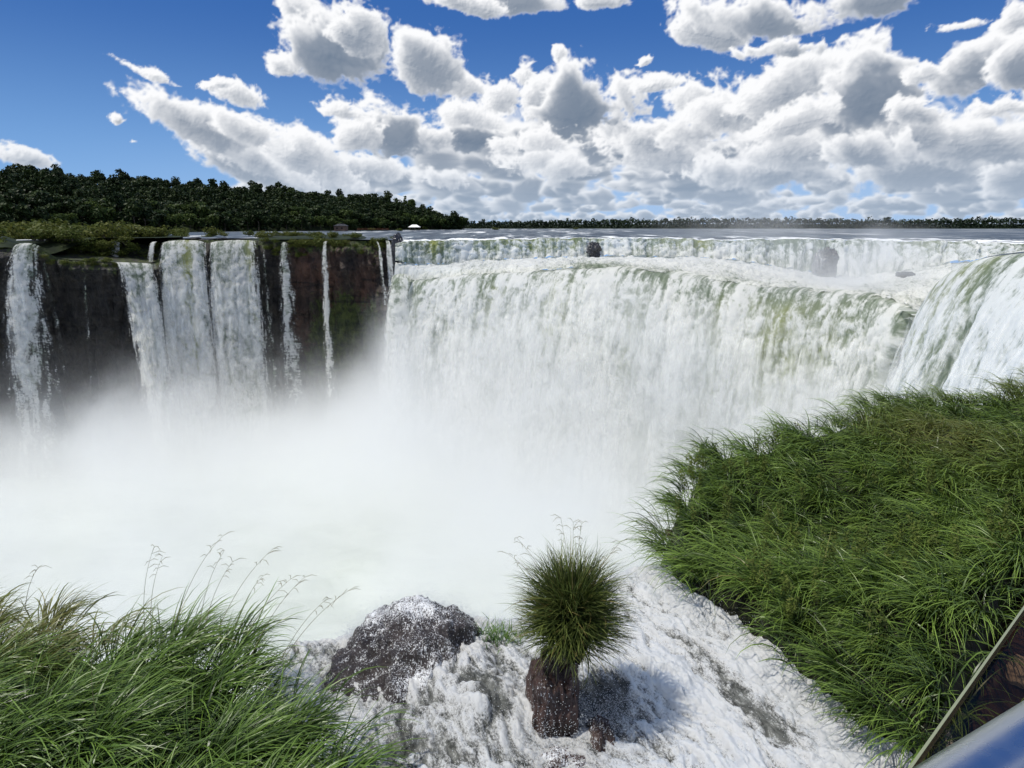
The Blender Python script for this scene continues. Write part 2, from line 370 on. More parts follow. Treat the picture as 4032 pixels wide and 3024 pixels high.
def build_sky():
    q = NT(W.node_tree); out = q.n('ShaderNodeOutputWorld')
    sky = q.n('ShaderNodeTexSky'); sky.sky_type = 'NISHITA'; sky.sun_disc = False; sky.sun_elevation = SUN_EL; sky.sun_rotation = SUN_AZ
    sky.altitude = 200; sky.air_density = 1.0; sky.dust_density = .0; sky.ozone_density = 1.5
    hs = q.n('ShaderNodeHueSaturation', ins={'Saturation': 1.12, 'Value': 1.0, 'Color': sky.outputs[0]})
    tc = q.n('ShaderNodeTexCoord'); z = q.n('ShaderNodeSeparateXYZ', ins={0: tc.outputs['Generated']}).outputs[2]
    low = q.mr(z, -.02, .30, 1, 0)                                  # clean tropical air: deep blue overhead, pale blue at the skyline
    base = q.mix(.9, hs.outputs[0], q.mix(low, (.26, 1.10, 3.7), (1.8, 3.8, 7.2)))
    n = q.noise(tc.outputs['Generated'], 2.6, 5, .6)                    # unseen white cloud added outside the view to whiten the ambient light
    yy = q.n('ShaderNodeSeparateXYZ', ins={0: tc.outputs['Generated']}).outputs[1]
    away = q.m('MAXIMUM', q.mr(z, .37, .46), q.mr(yy, .70, .62))
    base = q.mix(q.m('MULTIPLY', q.m('MULTIPLY', q.mr(n, .46, .58), away), q.mr(z, .0, .05)), base, (7.2, 7.4, 7.8))
    bg = q.n('ShaderNodeBackground', ins={'Color': base, 'Strength': .115})
    W.node_tree.links.new(bg.outputs[0], out.inputs[0])
    az, el, A, E_, alpha, br = cloud_field(); col, al = cloud_colour(A, E_, alpha, br)
    D_ = 9000.
    V = np.stack([np.sin(A) * np.cos(E_), np.cos(A) * np.cos(E_), np.sin(E_)], -1) * D_
    fade = ss(.40, .36, E_) * ss(.80, .72, np.abs(A))
    m, q = newmat('cumulus_sky')
    cc = q.n('ShaderNodeCombineColor', ins={0: q.attr('cr').outputs['Fac'], 1: q.attr('cg').outputs['Fac'], 2: q.attr('cb').outputs['Fac']})
    em = q.n('ShaderNodeEmission', ins={'Color': cc.outputs[0]}); tr = q.n('ShaderNodeBsdfTransparent')
    surf(q, q.n('ShaderNodeMixShader', ins={0: q.attr('al').outputs['Fac'], 1: tr, 2: em}))
    m.cycles.emission_sampling = 'NONE'
    tag(mesh('sky', V.reshape(-1, 3), gridfaces(len(az), len(el)), m, attrs={'cr': col[..., 0], 'cg': col[..., 1], 'cb': col[..., 2], 'al': al * fade}), kind='structure')
build_sky()

# ------------------------------------------------------------------ waterfalls
def interp_tab(tab, u):
    tab = np.array(tab, float); return [np.interp(u, tab[:, 0], tab[:, k]) for k in range(1, tab.shape[1])]

def fall(name, lip, vel, zbot, label, ds=.5, amp=1., lead=1.5, foam0=.6, greenf=None, edge_m=1.2, foam_grow=.25, g=9.8, seed=0, spread=0., lumps=1., vjit=.6, endfade=None, furrow=None, veil=0.):
    """lip: (x,y,z) points along the brink; vel: horizontal speed at each; water follows its ballistic path down to zbot"""
    lip = np.asarray(lip, float); vel = np.asarray(vel, float)
    L = np.concatenate([lip, vel], 1)
    length = np.linalg.norm(np.diff(lip, axis=0), axis=1).sum()
    nu = max(8, int(length / ds)); L, s = resample(L, nu)
    H = L[:, 2].mean() - zbot; nd = max(10, int(H / ds))
    d = np.concatenate([-np.linspace(lead, 0, max(3, int(lead / ds)), endpoint=False), (np.linspace(0, 1, nd) ** 1.25) * H])
    t = np.where(d > 0, np.sqrt(2 * np.maximum(d, 0) / g), d / 6.)
    Sg, Dg = np.meshgrid(s, d, indexing='ij'); Tg = np.meshgrid(s, t, indexing='ij')[1]
    jit = 1 + .12 * vjit * perlin(Sg / 2.2, 0 * Sg + seed * 3.1, .5) + .16 * vjit * perlin(Sg / 6., 0 * Sg + seed, 1.5)
    X = L[:, 0][:, None] + L[:, 3][:, None] * Tg * jit; Y = L[:, 1][:, None] + L[:, 4][:, None] * Tg * jit
    Z = L[:, 2][:, None] - np.maximum(Dg, 0) - .25 * np.clip(1 - np.abs(Dg) / 1.5, 0, 1)
    if spread:
        c = (s - s.mean())[:, None]; tx = np.gradient(L[:, 0], s)[:, None]; ty = np.gradient(L[:, 1], s)[:, None]
        f = spread * np.maximum(Dg, 0) / H; X += tx * c * f; Y += ty * c * f
    P3 = np.stack([X, Y, Z], -1)
    N = np.cross(np.gradient(P3, axis=0), np.gradient(P3, axis=1)); N /= np.linalg.norm(N, axis=-1)[..., None] + 1e-9
    flip = np.sign((N * (np.array([0, 0, CAMH]) - P3)).sum(-1)); N *= flip[..., None]
    dd = np.maximum(Dg, 0)
    warp = 1.2 * perlin(Sg / 5, dd / 9, seed + .3)
    wx = 3.0 * fbm(Sg / 7, dd / 9, seed + .7, 3); wy = 3.4 * fbm(Sg / 6, dd / 9, seed + 5.7, 3)
    SX, DX = Sg + wx, dd * (1 - .18 * ss(0, 60, dd)) + wy
    b1 = billow(SX / 7.5, DX / 8.5, seed + 1.7, 2); b2 = billow(SX / 3.2, DX / 4.8, seed + 9.1, 3, .6)
    st_ = perlin((Sg + .4 * warp) / 1.6, dd / 28., seed + 4.4); st2 = perlin(Sg / 5., dd / 60., seed + 2.2)
    gro = ss(-1, 9, Dg)
    b3 = billow(SX / 1.4, DX / 2.4, seed + 3.3, 3, .6)
    h = lumps * (.85 * b1 * gro + .85 * b2 * gro + .50 * b3 * gro) + .14 * st_ * (.35 + .65 * gro) + .16 * st2 * gro
    P0 = P3; P3 = P3 + N * (amp * h)[..., None]
    foam = foam0 + foam_grow * ss(0, 10, dd) + .72 * (b2 - .42) + .50 * (b3 - .42) + .35 * (b1 - .42) + .38 * st_ + .28 * st2  # creases darker than lumps: shade between the clots put into the colour
    ed = np.minimum(Sg - s[0], s[-1] - Sg) / max(edge_m, 1e-3)
    ed = np.clip(ed, 0, 1)
    if endfade: ed = ed * (1 - .75 * ss(endfade[0], endfade[1], dd / H))
    ed = ed * (.55 + .45 * (1 - ss(.2, 1., dd / H)) + .5 * perlin(Sg / 1.1, dd / 9., seed + 8) * (ed < .99))
    gr = np.zeros_like(Sg) if greenf is None else greenf(Sg, dd, P3)
    if furrow is not None: fw = furrow(Sg, dd); foam = foam - 1.1 * fw; P3 = P3 - N * (2.2 * fw)[..., None]  # furrow is dented in, its shadow also painted by lowering the foam
    if greenf is not None: foam = foam - .42 * gr
    o = mesh(name, P3.reshape(-1, 3), gridfaces(nu, len(d)), M['fall'], attrs={'foam': foam, 'edge': ed * 1.0, 'us': Sg, 'ut': dd, 'green': gr})
    if veil:
        for k, off in enumerate((1.0, 2.0)):
            hv = veil * off * (.6 + .9 * ss(0, 30, dd)) + amp * (.5 * h + .5 * h.mean()) + .6 * fbm(Sg / 5, dd / 8, seed + 6 + k, 2)
            Pv = (P0 + N * hv[..., None])[::2, ::2]; e2 = ed[::2, ::2]
            mesh('spray', Pv.reshape(-1, 3), gridfaces(*Pv.shape[:2]), M['veil'], o, True, {'edge': np.clip(e2, 0, 1), 'us': Sg[::2, ::2] + 31 * k, 'ut': dd[::2, ::2]})
    return tag(o, label, 'waterfall')

ZP = -76.0                                    # plunge pool level
# the far crest: pixel column, row, distance
CREST = [(396, 243.5, 229), (420, 241, 231), (460, 240, 236), (520, 239, 241), (600, 237.5, 245), (660, 238, 243), (720, 240.5, 238), (770, 239, 234), (850, 240, 224), (950, 241.5, 203), (1024, 244, 184), (1150, 248, 160), (1320, 254, 138)]
BASE  = [(396, 262, 226), (420, 266, 225), (460, 264, 229), (520, 260, 233), (600, 258, 237), (660, 258, 235), (720, 260, 229), (770, 267, 224), (850, 280, 212), (905, 272, 200), (950, 264, 195), (1024, 257, 178), (1150, 262, 154), (1320, 270, 132)]
LIP   = [(394, 284, 223), (415, 281, 220), (440, 278, 216), (480, 275, 211), (540, 272, 203), (600, 268, 194), (650, 272, 186), (700, 279, 177), (760, 287, 167), (800, 291, 159), (850, 295, 149), (890, 301, 140), (925, 312, 128), (950, 330, 119)]
def curve(tab, us): 
    v, y = interp_tab(tab, us); 
    k = np.hanning(41); k /= k.sum()
    pad = lambda a: np.convolve(np.concatenate([np.full(20, a[0]), a, np.full(20, a[-1])]), k, 'valid')
    v, y = pad(v), pad(y)
    return np.array([P(a, b, c) for a, b, c in zip(us, v, y)])

def upper_cascade():
    us = np.linspace(396, 1320, 700); A = curve(CREST, us); B = curve(BASE, us)
    rows = 46; t = np.linspace(0, 1, rows)
    s = np.concatenate([[0], np.cumsum(np.linalg.norm(np.diff(A, axis=0), axis=1))])
    Sg, Tg = np.meshgrid(s, t, indexing='ij')
    rim = (2.6 * fbm(s / 8, s * 0, 3.3, 5) + 1.2 * fbm(s / 28, s * 0, 5.3, 2))[:, None]                     # ragged brink
    P3 = A[:, None] * (1 - (Tg ** 1.0))[..., None] + B[:, None] * Tg[..., None]
    P3[..., 2] = A[:, None, 2] + (B[:, None, 2] - A[:, None, 2]) * (Tg ** 1.7) + rim * .5 * (1 - Tg)
    P3[..., 1] -= 3.0 * rim * Tg * (1 - Tg) + rim * 1.2
    b = billow(Sg / 3.2, Tg * 3.2, 2.2, 4, .6); b1 = billow(Sg / 8, Tg * 1.5, 5.2, 2); stv = perlin(Sg / 1.5, Tg * .5, 8.1)
    h = (1.5 * b + 1.1 * b1) * ss(-.05, .4, Tg) + .5 * stv
    P3[..., 1] -= h * .75; P3[..., 2] += h * .55
    u_ = np.interp(Sg, s, us)
    gb = lambda c, w: np.exp(-((u_ - c) / w) ** 2)
    gr = np.clip(1.0 * gb(434, 9) + .55 * gb(520, 30) + .5 * gb(565, 14) + 1.0 * gb(700, 9) + .4 * gb(670, 16) + .35 * gb(600, 14) + .3 * gb(930, 30), 0, 1) * ss(0, .15, Tg) * (1 - ss(.6, .95, Tg)) * (.7 + .5 * perlin(Sg / 2, Tg * 2, 1.))
    foam = .34 + .34 * ss(0, .7, Tg) + .85 * (b - .45) + .35 * stv + .35 * fbm(Sg / 12, Tg, 3., 3) - .62 * np.clip(gr, 0, 1)
    foam -= (.55 * gb(722, 10) + .35 * gb(480, 8) + .4 * gb(575, 6) + .35 * gb(780, 18)) * (1 - ss(.25, .7, Tg))
    o = mesh('upper_waterfall', P3.reshape(-1, 3), gridfaces(len(us), rows), M['fall'], attrs={'foam': foam, 'edge': np.ones_like(Sg), 'us': Sg, 'ut': Tg * 9, 'green': np.clip(gr, 0, 1)})
    tag(o, 'long low ragged upper tier of white and yellow-green water below the flat river', 'waterfall')
    # far river behind the crest
    fr = np.concatenate([np.linspace(0, 1, 60) ** 2.0])
    far = A.copy(); k = 1420 / A[:, 1]; far = A * k[:, None]; 
    Q = A[:, None] * (1 - fr)[None, :, None] + far[:, None] * fr[None, :, None]
    dist = Q[..., 1] - A[:, None, 1]
    zr = A[:, None, 2] + rim * .5
    Q[..., 2] = zr * np.exp(-dist / 12) + (1 - np.exp(-dist / 12)) * np.minimum(.4, .4) 
    Q[..., 1] -= rim * 1.2 * np.exp(-dist / 8)
    Q[..., 2] += .35 * fbm(Q[..., 0] / 5, Q[..., 1] / 3, .1, 4) * np.exp(-dist / 60)
    fo = 1.0 * np.exp(-dist / 5.) + .75 * ss(-.05, .35, fbm(Q[..., 0] / 9, Q[..., 1] / 18, 2., 4)) * np.exp(-dist / 55)
    return A, B, Q, fo
A_, B_, Qr, Fr = upper_cascade()

def main_fall():
    us = np.linspace(394, 950, 520); Lp = curve(LIP, us)
    Bc = np.stack([np.interp(us, np.linspace(396, 1320, 700), B_[:, k]) for k in range(3)], 1)
    # shelf: churning white water between the tiers
    rows = 70; t = np.linspace(-.16, 1, rows)
    s = np.concatenate([[0], np.cumsum(np.linalg.norm(np.diff(Lp, axis=0), axis=1))])
    Sg, Tg = np.meshgrid(s, t, indexing='ij')
    P3 = Bc[:, None] * (1 - Tg)[..., None] + Lp[:, None] * Tg[..., None]
    P3[..., 2] = Bc[:, None, 2] + (Lp[:, None, 2] - Bc[:, None, 2]) * (np.maximum(Tg, 0) ** 2.1)
    b = billow(P3[..., 0] / 4., P3[..., 1] / 4., 1.1, 4, .62); b1 = billow(P3[..., 0] / 11., P3[..., 1] / 9., 3.1, 2)
    P3[..., 2] += (1.25 * b + .9 * b1 - .7)
    u_ = np.interp(Sg, s, us)
    dk = np.exp(-((u_ - 605) / 36) ** 2) * ss(.45, .8, Tg)
    foam = .92 + .25 * (b - .5) - .5 * dk - .18 * ss(.6, 1, Tg)
    o = mesh('foaming_shelf', P3.reshape(-1, 3), gridfaces(len(us), rows), M['fall'], attrs={'foam': foam, 'edge': np.ones_like(Sg), 'us': P3[..., 0] , 'ut': P3[..., 1], 'green': 0 * Sg})
    tag(o, kind='structure')
    ub = np.linspace(880, 1320, 160); C0 = curve(BASE, ub) + np.array([0, 6, 0]); yc = np.interp(ub, [880, 925, 960, 1024, 1150, 1320], [144, 126, 121, 112, 100, 90]); C1 = np.array([PZ(a_, 300, -9.) * [0, 0, 0] + P(a_, 270, y_) for a_, y_ in zip(ub, yc)]); C1[:, 2] = np.interp(ub, [880, 930, 965, 1000], [-14, -14, -10.5, -9.2])
    tt = np.linspace(0, 1, 70); Pb = C0[:, None] * (1 - tt)[None, :, None] + C1[:, None] * tt[None, :, None]; Pb[..., 2] += 1.1 * billow(Pb[..., 0] / 4., Pb[..., 1] / 4., 6.1, 4, .62) - .9
    tag(mesh('foaming_shelf', Pb.reshape(-1, 3), gridfaces(160, 70), M['fall'], attrs={'foam': .95 + .3 * fbm(Pb[..., 0] / 5, Pb[..., 1] / 5, 2., 4), 'edge': np.ones(Pb.shape[:2]), 'us': Pb[..., 0], 'ut': Pb[..., 1], 'green': np.zeros(Pb.shape[:2])}), kind='structure')
    # the great curtain
    tx = np.gradient(Lp[:, 0]); ty = np.gradient(Lp[:, 1]); n = np.stack([ty, -tx], 1); n /= np.linalg.norm(n, axis=1)[:, None]
    n = np.where((n[:, 1] > 0)[:, None], -n, n)
    sp = np.interp(us, [394, 430, 600, 760, 850, 950], [4.0, 4.8, 7.2, 6.6, 5.2, 3.5])
    vel = n * sp[:, None] * .8 + np.array([-.05, -.35]) * sp[:, None]
    Lz = Lp.copy(); Lz[:, 2] += .4 + .9 * fbm(s / 10, 0 * s, 4.4, 4); Lz[:, 1] += 2.2 * fbm(s / 14, 0 * s, 8.4, 3)
    def gf(Sg, dd, P3):
        u = np.interp(Sg, s, us)
        gb = lambda c, w: np.exp(-((u - c) / w) ** 2)
        return .75 * np.clip((.5 * gb(775, 26) + .55 * gb(742, 14) + .5 * gb(812, 18) + .42 * gb(505, 10) + .45 * gb(568, 16) + .35 * gb(650, 12) + .30 * gb(850, 40)), 0, 1) * ss(-.5, 6, dd) * (1 - ss(18, 46, dd)) * (.75 + .9 * perlin(Sg / 6, dd / 9, 3.3))
    fall('main_waterfall', Lz, vel, ZP + 2, 'vast curved curtain of white and pale green water filling the middle of the gorge', ds=.45, amp=1.0, foam0=.50, foam_grow=.17, greenf=gf, edge_m=1.5, seed=11, vjit=.12, lead=6., veil=.9)
main_fall()

def right_fall():
    tab = [(908, 345, 121), (916, 318, 118), (928, 296, 114), (944, 277, 109), (962, 264, 104), (985, 256, 99), (1024, 251, 91), (1085, 253, 79), (1180, 261, 64)]
    us = np.array([a[0] for a in tab]); Lp = np.array([P(*a) for a in tab])
    vel = np.stack([np.interp(us, [908, 940, 985, 1024, 1180], [-2.5, -5.0, -6.6, -7.2, -7.2]), np.interp(us, [908, 940, 985, 1180], [-3.4, -3.6, -3.0, -2.0])], 1)
    Lf, s = resample(np.concatenate([Lp, us[:, None]], 1), 300)
    def gf(Sg, dd, P3):
        u = np.interp(Sg, s, Lf[:, 3]); gb = lambda c, w: np.exp(-((u - c) / w) ** 2)
        return np.clip(.75 * gb(958, 12) + .55 * gb(985, 8) + .3 * gb(1010, 10), 0, 1) * (1 - ss(4, 20, dd)) * (.8 + .6 * perlin(Sg / 2.5, dd / 14, 1.3))
    o = fall('right_waterfall', Lp, vel, ZP + 10, 'smooth green-crested waterfall arching down to the left at the right side of the gorge', ds=.36, amp=.55, foam0=.48, foam_grow=.30, greenf=gf, edge_m=.8, seed=23, lumps=.7, vjit=.3, lead=.6, veil=.5, furrow=lambda Sg, dd: np.exp(-((np.interp(Sg, s, Lf[:, 3]) - 1040 + .5 * dd) / (6 + .1 * dd)) ** 2) * ss(5, 14, dd))
    # the calm dark sheet feeding it
    back = Lf[:, :3] + np.stack([np.interp(Lf[:, 3], [908, 1180], [14, 22]), np.interp(Lf[:, 3], [908, 960, 1180], [2, 10, 16]), np.interp(Lf[:, 3], [908, 950, 1180], [-.5, .15, .4])], 1)
    fr = np.linspace(0, 1, 30)
    Q = Lf[:, None, :3] * (1 - fr)[None, :, None] + back[:, None] * fr[None, :, None]
    Q[..., 2] += .1 * fbm(Q[..., 0] / 2, Q[..., 1] / 2, .4, 4) - .2 * np.exp(-fr[None] * 20)
    Q[:, -1, 2] -= 10.; Q[:, -1, :2] = Q[:, -2, :2] + (Q[:, -1, :2] - Q[:, -2, :2]) * .2
    fo = np.interp(Lf[:, 3], [908, 935, 960], [1, .6, .12])[:, None] * np.ones_like(fr)[None]
    return Q, fo
Qs, Fs = right_fall()

# the river: one sheet behind the crest plus the arm above the right-hand fall
nu, nv = Qr.shape[:2]; V = Qr.reshape(-1, 3); f1 = gridfaces(nu, nv)
nu2, nv2 = Qs.shape[:2]; f2 = gridfaces(nu2, nv2, len(V))
# the river left of the main crest, behind the cliff top, out to the horizon
lp = [(-500, 0), (-500, 1)]
lx = np.linspace(-1500, 0, 60); 
edgeL = np.array([P(396, 243.5, 229), P(330, 241, 240), P(262, 238.5, 242), P(160, 238.5, 238), P(60, 243, 226), P(-60, 247, 214), P(-500, 250, 205), P(-1400, 252, 200)])
eL, _ = resample(edgeL, 160); eL[:, 2] = np.minimum(eL[:, 2], .1) * .3
fr = np.linspace(0, 1, 60) ** 2
Ql = eL[:, None] * (1 - fr)[None, :, None] + (eL * (1420 / eL[:, 1])[:, None])[:, None] * fr[None, :, None]; Ql[..., 2] = eL[:, None, 2] * (1 - fr) + .38 * fr
V3 = Ql.reshape(-1, 3); f3 = gridfaces(160, 60, len(V) + nu2 * nv2)
ul = 512 + eL[:, 0] / (eL[:, 1] * ct + CAMH * st) * F; ch = sum(np.exp(-((ul - c) / w) ** 4) for c, w in ((28, 13), (208, 50), (114, 9)))
bed = Ql[::4, ::3].copy(); bed[..., 1] += 9; bed[..., 2] -= .9; skirt = bed[:, :1].copy(); skirt[..., 1] -= .4; skirt[..., 2] -= 14; bed = np.concatenate([skirt, bed], 1); Fl = .62 * ch[:, None] * np.exp(-((Ql[..., 1] - eL[:, None, 1]) / 30)) * (.6 + .9 * fbm(Ql[..., 0] / 6, Ql[..., 1] / 14, .3, 3))
tag(mesh('riverbed', bed.reshape(-1, 3), gridfaces(*bed.shape[:2]), M['soil']), kind='structure')
river = mesh('river', np.concatenate([V, Qs.reshape(-1, 3), V3]), [f1, f2, f3], M['river'], attrs={'foam': np.concatenate([Fr.ravel(), Fs.ravel(), Fl.ravel()])})
tag(river, kind='structure')

# ------------------------------------------------------------------ cliff on the left
TOP = [(-120, 252, 186), (-40, 251, 194), (0, 250, 198), (12, 248, 200), (40, 248, 203), (58, 259, 206), (90, 261, 209), (118, 262.5, 213), (140, 264, 217), (158, 262, 221), (163, 243, 225), (185, 240, 228), (206, 240, 229), (256, 240, 231), (270, 241, 232), (300, 240.5, 234), (330, 241, 235.5), (366, 241, 235), (384, 242, 233), (392, 246, 236), (398, 256, 246), (402, 262, 262)]
def cliff():
    pts = np.array([P(*a) for a in TOP]); us = np.array([a[0] for a in TOP], float)
    q, s = resample(np.concatenate([pts, us[:, None]], 1), 620)
    rows = 230; t = np.linspace(0, 1, rows) ** 1.1
    tx, ty = np.gradient(q[:, 0], s), np.gradient(q[:, 1], s); n = np.stack([ty, -tx], 1); n /= np.linalg.norm(n, axis=1)[:, None]
    Sg, Tg = np.meshgrid(s, t, indexing='ij'); U = q[:, 3][:, None] + 0 * Tg
    Z = q[:, 2][:, None] * (1 - Tg) + (ZP - 2) * Tg
    col = billow(Sg / 3.4, Z / 14, .2, 3, .5)                 # basalt columns
    led = np.abs(perlin(Z / 7. + .4 * perlin(Sg / 9, Z / 9), 0 * Z, 2.))
    big = perlin(Sg / 22, Z / 34, 4.); 
    h = 2.6 * col + 2.6 * led + 3.4 * big + 1.1 * fbm(Sg / 1.6, Z / 1.6, 3., 4) - 1.5 * ss(.02, .25, Tg) * np.exp(-((U - 340) / 60) ** 2)
    h *= ss(0, .04, Tg)
    h -= 3.2 * ss(.015, .10, Tg) * (1 - ss(52, 120, U))
    X = q[:, 0][:, None] + n[:, 0][:, None] * h; Y = q[:, 1][:, None] + n[:, 1][:, None] * h
    red = np.exp(-((U - 330) / 50) ** 2) * ss(255, 300, U) * (.55 + .45 * (1 - ss(.35, .6, Tg))) * np.clip(.7 + .9 * perlin(Sg / 9, Z / 16, 1.), 0, 1)
    moss = np.clip(.55 * (1 - ss(.0, .10, Tg)) + .75 * ss(.15, .5, Tg) * ss(262, 330, U) + .35 * np.exp(-((U - 345) / 30) ** 2) * ss(.1, .3, Tg) + .25 * perlin(Sg / 7, Z / 12, 6.), 0, 1) 
    V = np.stack([X, Y, Z], -1); fs = [gridfaces(len(s), rows)]
    # rock ledge under the small falls and the bank behind it
    lu = np.linspace(40, 172, 60); vt, yt = interp_tab([(a[0], a[1], a[2]) for a in TOP], lu)
    front = np.array([P(a, min(max(b, 258), 264), c) for a, b, c in zip(lu, vt, yt)])
    back = front + np.array([-1.5, 16, .6]); topb = np.array([P(a, 246, b[1]) for a, b in zip(lu, back)]); topb[:, 2] = np.minimum(topb[:, 2], -.2); tb2 = topb + np.array([-4, 34, .6])
    B = np.concatenate([front[:, None], back[:, None] * .5 + front[:, None] * .5, back[:, None], (back * .5 + topb * .5)[:, None], topb[:, None], tb2[:, None]], 1)
    B = np.repeat(B, 1, 1); B[:, 1:, 2] += .8 * fbm(B[:, 1:, 0] / 4, B[:, 1:, 1] / 3, 1., 3)
    nV = V.reshape(-1, 3).shape[0]; fs.append(gridfaces(60, 6, nV))
    V = np.concatenate([V.reshape(-1, 3), B.reshape(-1, 3)])
    z0 = np.zeros(360)
    o = mesh('cliff', V, fs, M['cliff'], attrs={'red': np.concatenate([red.ravel(), z0]), 'moss': np.concatenate([moss.ravel(), z0 + .5])})
    tag(o, kind='structure')
    # plateau on top of the cliff, river islands of low ground
    e, _ = resample(pts, 200); bk = e + np.stack([e[:, 0] * .28, e[:, 1] * .28, 0 * e[:, 0]], 1)
    fr = np.linspace(0, 1, 24); Q = e[:, None] * (1 - fr)[None, :, None] + bk[:, None] * fr[None, :, None]
    ue = 512 + e[:, 0] / (e[:, 1] * ct + CAMH * st) * F; ch = np.clip(sum(np.exp(-((ue - c) / w) ** 4) for c, w in ((28, 17), (208, 53), (378, 16))), 0, 1)[:, None]
    Q[..., 2] = np.minimum(e[:, None, 2], 0) * np.exp(-fr * 9) + .35 * fbm(Q[..., 0] / 12, Q[..., 1] / 9, 0., 4) + .55 - 1.3 * ch
    lm = (ss(46, 58, ue) * ss(168, 158, ue))[:, None]; Q[..., 1] += 17 * lm; Q[..., 2] -= (np.exp(-((ue - 50) / 12) ** 4))[:, None] * .6; Q[..., 2] = Q[..., 2] * (1 - lm) + lm * (.25 + .35 * fbm(Q[..., 0] / 12, Q[..., 1] / 9, 0., 4))
    tag(mesh('plateau', Q.reshape(-1, 3), gridfaces(200, 24), M['hill']), kind='structure')
cliff()

# waterfalls over the left cliff
def lipline(pts): return [P(*a) for a in pts]
def simple_fall(name, pts, vel, zbot, label, **k):
    n = len(pts); fall(name, lipline(pts), [vel] * n if np.ndim(vel) == 1 else vel, zbot, label, **k)
LZ = ZP + 3
simple_fall('curtain_waterfall', [(14, 244, 199), (22, 243, 199), (32, 243.5, 200), (41, 247, 201)], [(-1.3, -2.5), (-.6, -2.8), (0, -2.8), (1.0, -2.6)], LZ, 'white waterfall at the far left falling down the dark cliff', ds=.35, amp=.6, edge_m=4.2, seed=1, veil=.5, foam0=.55, spread=.55, lumps=.7)
simple_fall('cascade_waterfall', [(113, 262, 210.5), (125, 262.5, 213), (140, 263, 215), (156, 264, 217)], [(2.6, -2.8), (2.4, -3), (2.0, -3), (1.8, -3)], LZ, 'broad white cascade pouring from the low ledge left of the paired tall falls', ds=.4, amp=.75, edge_m=3.4, seed=2, veil=.5, foam0=.62, lumps=.8, spread=.15)
simple_fall('curtain_waterfall', [(160, 243, 222), (168, 241, 223), (184, 240, 224), (198, 240.5, 225), (207, 243, 226)], [(.6, -3.2), (.7, -3.4), (.8, -3.4), (.9, -3.2), (1.0, -3)], LZ, 'tall waterfall with a pale green middle streak, left one of the two joined tall falls', ds=.38, amp=.7, edge_m=2.2, seed=3, veil=.5, foam0=.56, lumps=.7,
            greenf=lambda s, d, p: np.clip(.75 * np.exp(-((s - 8.6) / 2.2) ** 2), 0, 1) * (.8 + .5 * perlin(s / 2, d / 20, 2.)) * (1 - .5 * ss(20, 60, d)))
simple_fall('curtain_waterfall', [(208, 243, 226), (218, 241, 227), (232, 240, 228), (246, 240, 229), (257, 241, 230)], [(.6, -2.8), (.7, -3.2), (.8, -3.4), (1.0, -3.2), (1.3, -3)], LZ, 'tall lumpy white waterfall, right one of the two joined tall falls', ds=.38, amp=.8, edge_m=3.0, seed=4, veil=.5, foam0=.58, lumps=.9, spread=.12,
            greenf=lambda s, d, p: np.clip(.5 * np.exp(-((s - 13.5) / 1.6) ** 2), 0, 1) * (1 - ss(10, 40, d)))
simple_fall('thin_waterfall', [(280.5, 243, 231), (284, 242, 231), (287.5, 243, 231.5)], [(-.2, -2.2), (.4, -2.4), (1.4, -2.2)], LZ, 'thin twin-stranded waterfall down the dark cliff right of the tall falls', ds=.25, amp=.35, edge_m=1.6, seed=5, foam0=.6, lumps=.6, spread=.9)
simple_fall('thin_waterfall', [(322.5, 242, 232.5), (325, 241, 232.5), (327.8, 241.5, 232.5)], [(.1, -2.4), (.2, -2.6), (.3, -2.4)], LZ, 'narrow bright white waterfall down the middle of the reddish cliff', ds=.25, amp=.4, edge_m=1.1, seed=6, foam0=.7, lumps=.7, spread=1.3)
simple_fall('thin_waterfall', [(376, 242, 229), (378.5, 241.5, 229)], [(1.6, -4.2), (2.0, -4.4)], -22, 'slim slanting strand of water at the right corner of the reddish cliff', ds=.2, amp=.25, edge_m=.5, seed=7, foam0=.7, lumps=.5, spread=.6)
simple_fall('thin_waterfall', [(385, 240.5, 230), (389.5, 240.5, 230)], [(1.0, -3.6), (1.4, -3.6)], -16, 'short white spout beside the dark rock at the left end of the great curtain', ds=.2, amp=.3, edge_m=.5, seed=8, foam0=.75, lumps=.5, spread=.35)
simple_fall('veil_waterfall', [(391, 276, 220), (397, 274, 219), (404, 274, 218.5), (412, 278, 218)], [(-.6, -4), (-.4, -4.4), (0, -4.4), (.4, -4.2)], LZ, 'grey white veil of water down the cliff corner left of the great curtain', ds=.35, amp=.8, edge_m=3.0, seed=9, foam0=.52, lumps=.9, spread=.1)
simple_fall('small_waterfall', [(108, 241, 228), (114, 240, 228), (121, 241, 228)], [(-.5, -2.5), (0, -2.5), (.4, -2.5)], -9.2, 'small split white fall dropping on the mossy ledge at the left', ds=.25, amp=.3, edge_m=1.0, seed=10, foam0=.7, lumps=.6)
simple_fall('small_waterfall', [(150, 242, 227), (156.5, 241.5, 227)], [(-.2, -2.5), (.2, -2.5)], -9.6, 'small white fall on the ledge right against the tall falls', ds=.25, amp=.3, edge_m=.8, seed=12, foam0=.75, lumps=.6)
simple_fall('wisp_waterfall', [(85.5, 264, 207), (88, 263.5, 207.5)], [(.2, -2.6), (.5, -2.6)], -50, 'faint wisp of water trickling from the low dark ledge', ds=.25, amp=.2, edge_m=.9, seed=13, foam0=.25, lumps=.4, foam_grow=.0, spread=.5, endfade=(.2, .9))
simple_fall('wisp_waterfall', [(38.5, 250, 202), (40.5, 250.5, 202)], [(2.4, -2.6), (3.0, -2.6)], -46, 'faint slanting wisp of water just right of the far left waterfall', ds=.25, amp=.2, edge_m=.9, seed=14, foam0=.25, lumps=.4, foam_grow=.0, spread=.6, endfade=(.2, .9))
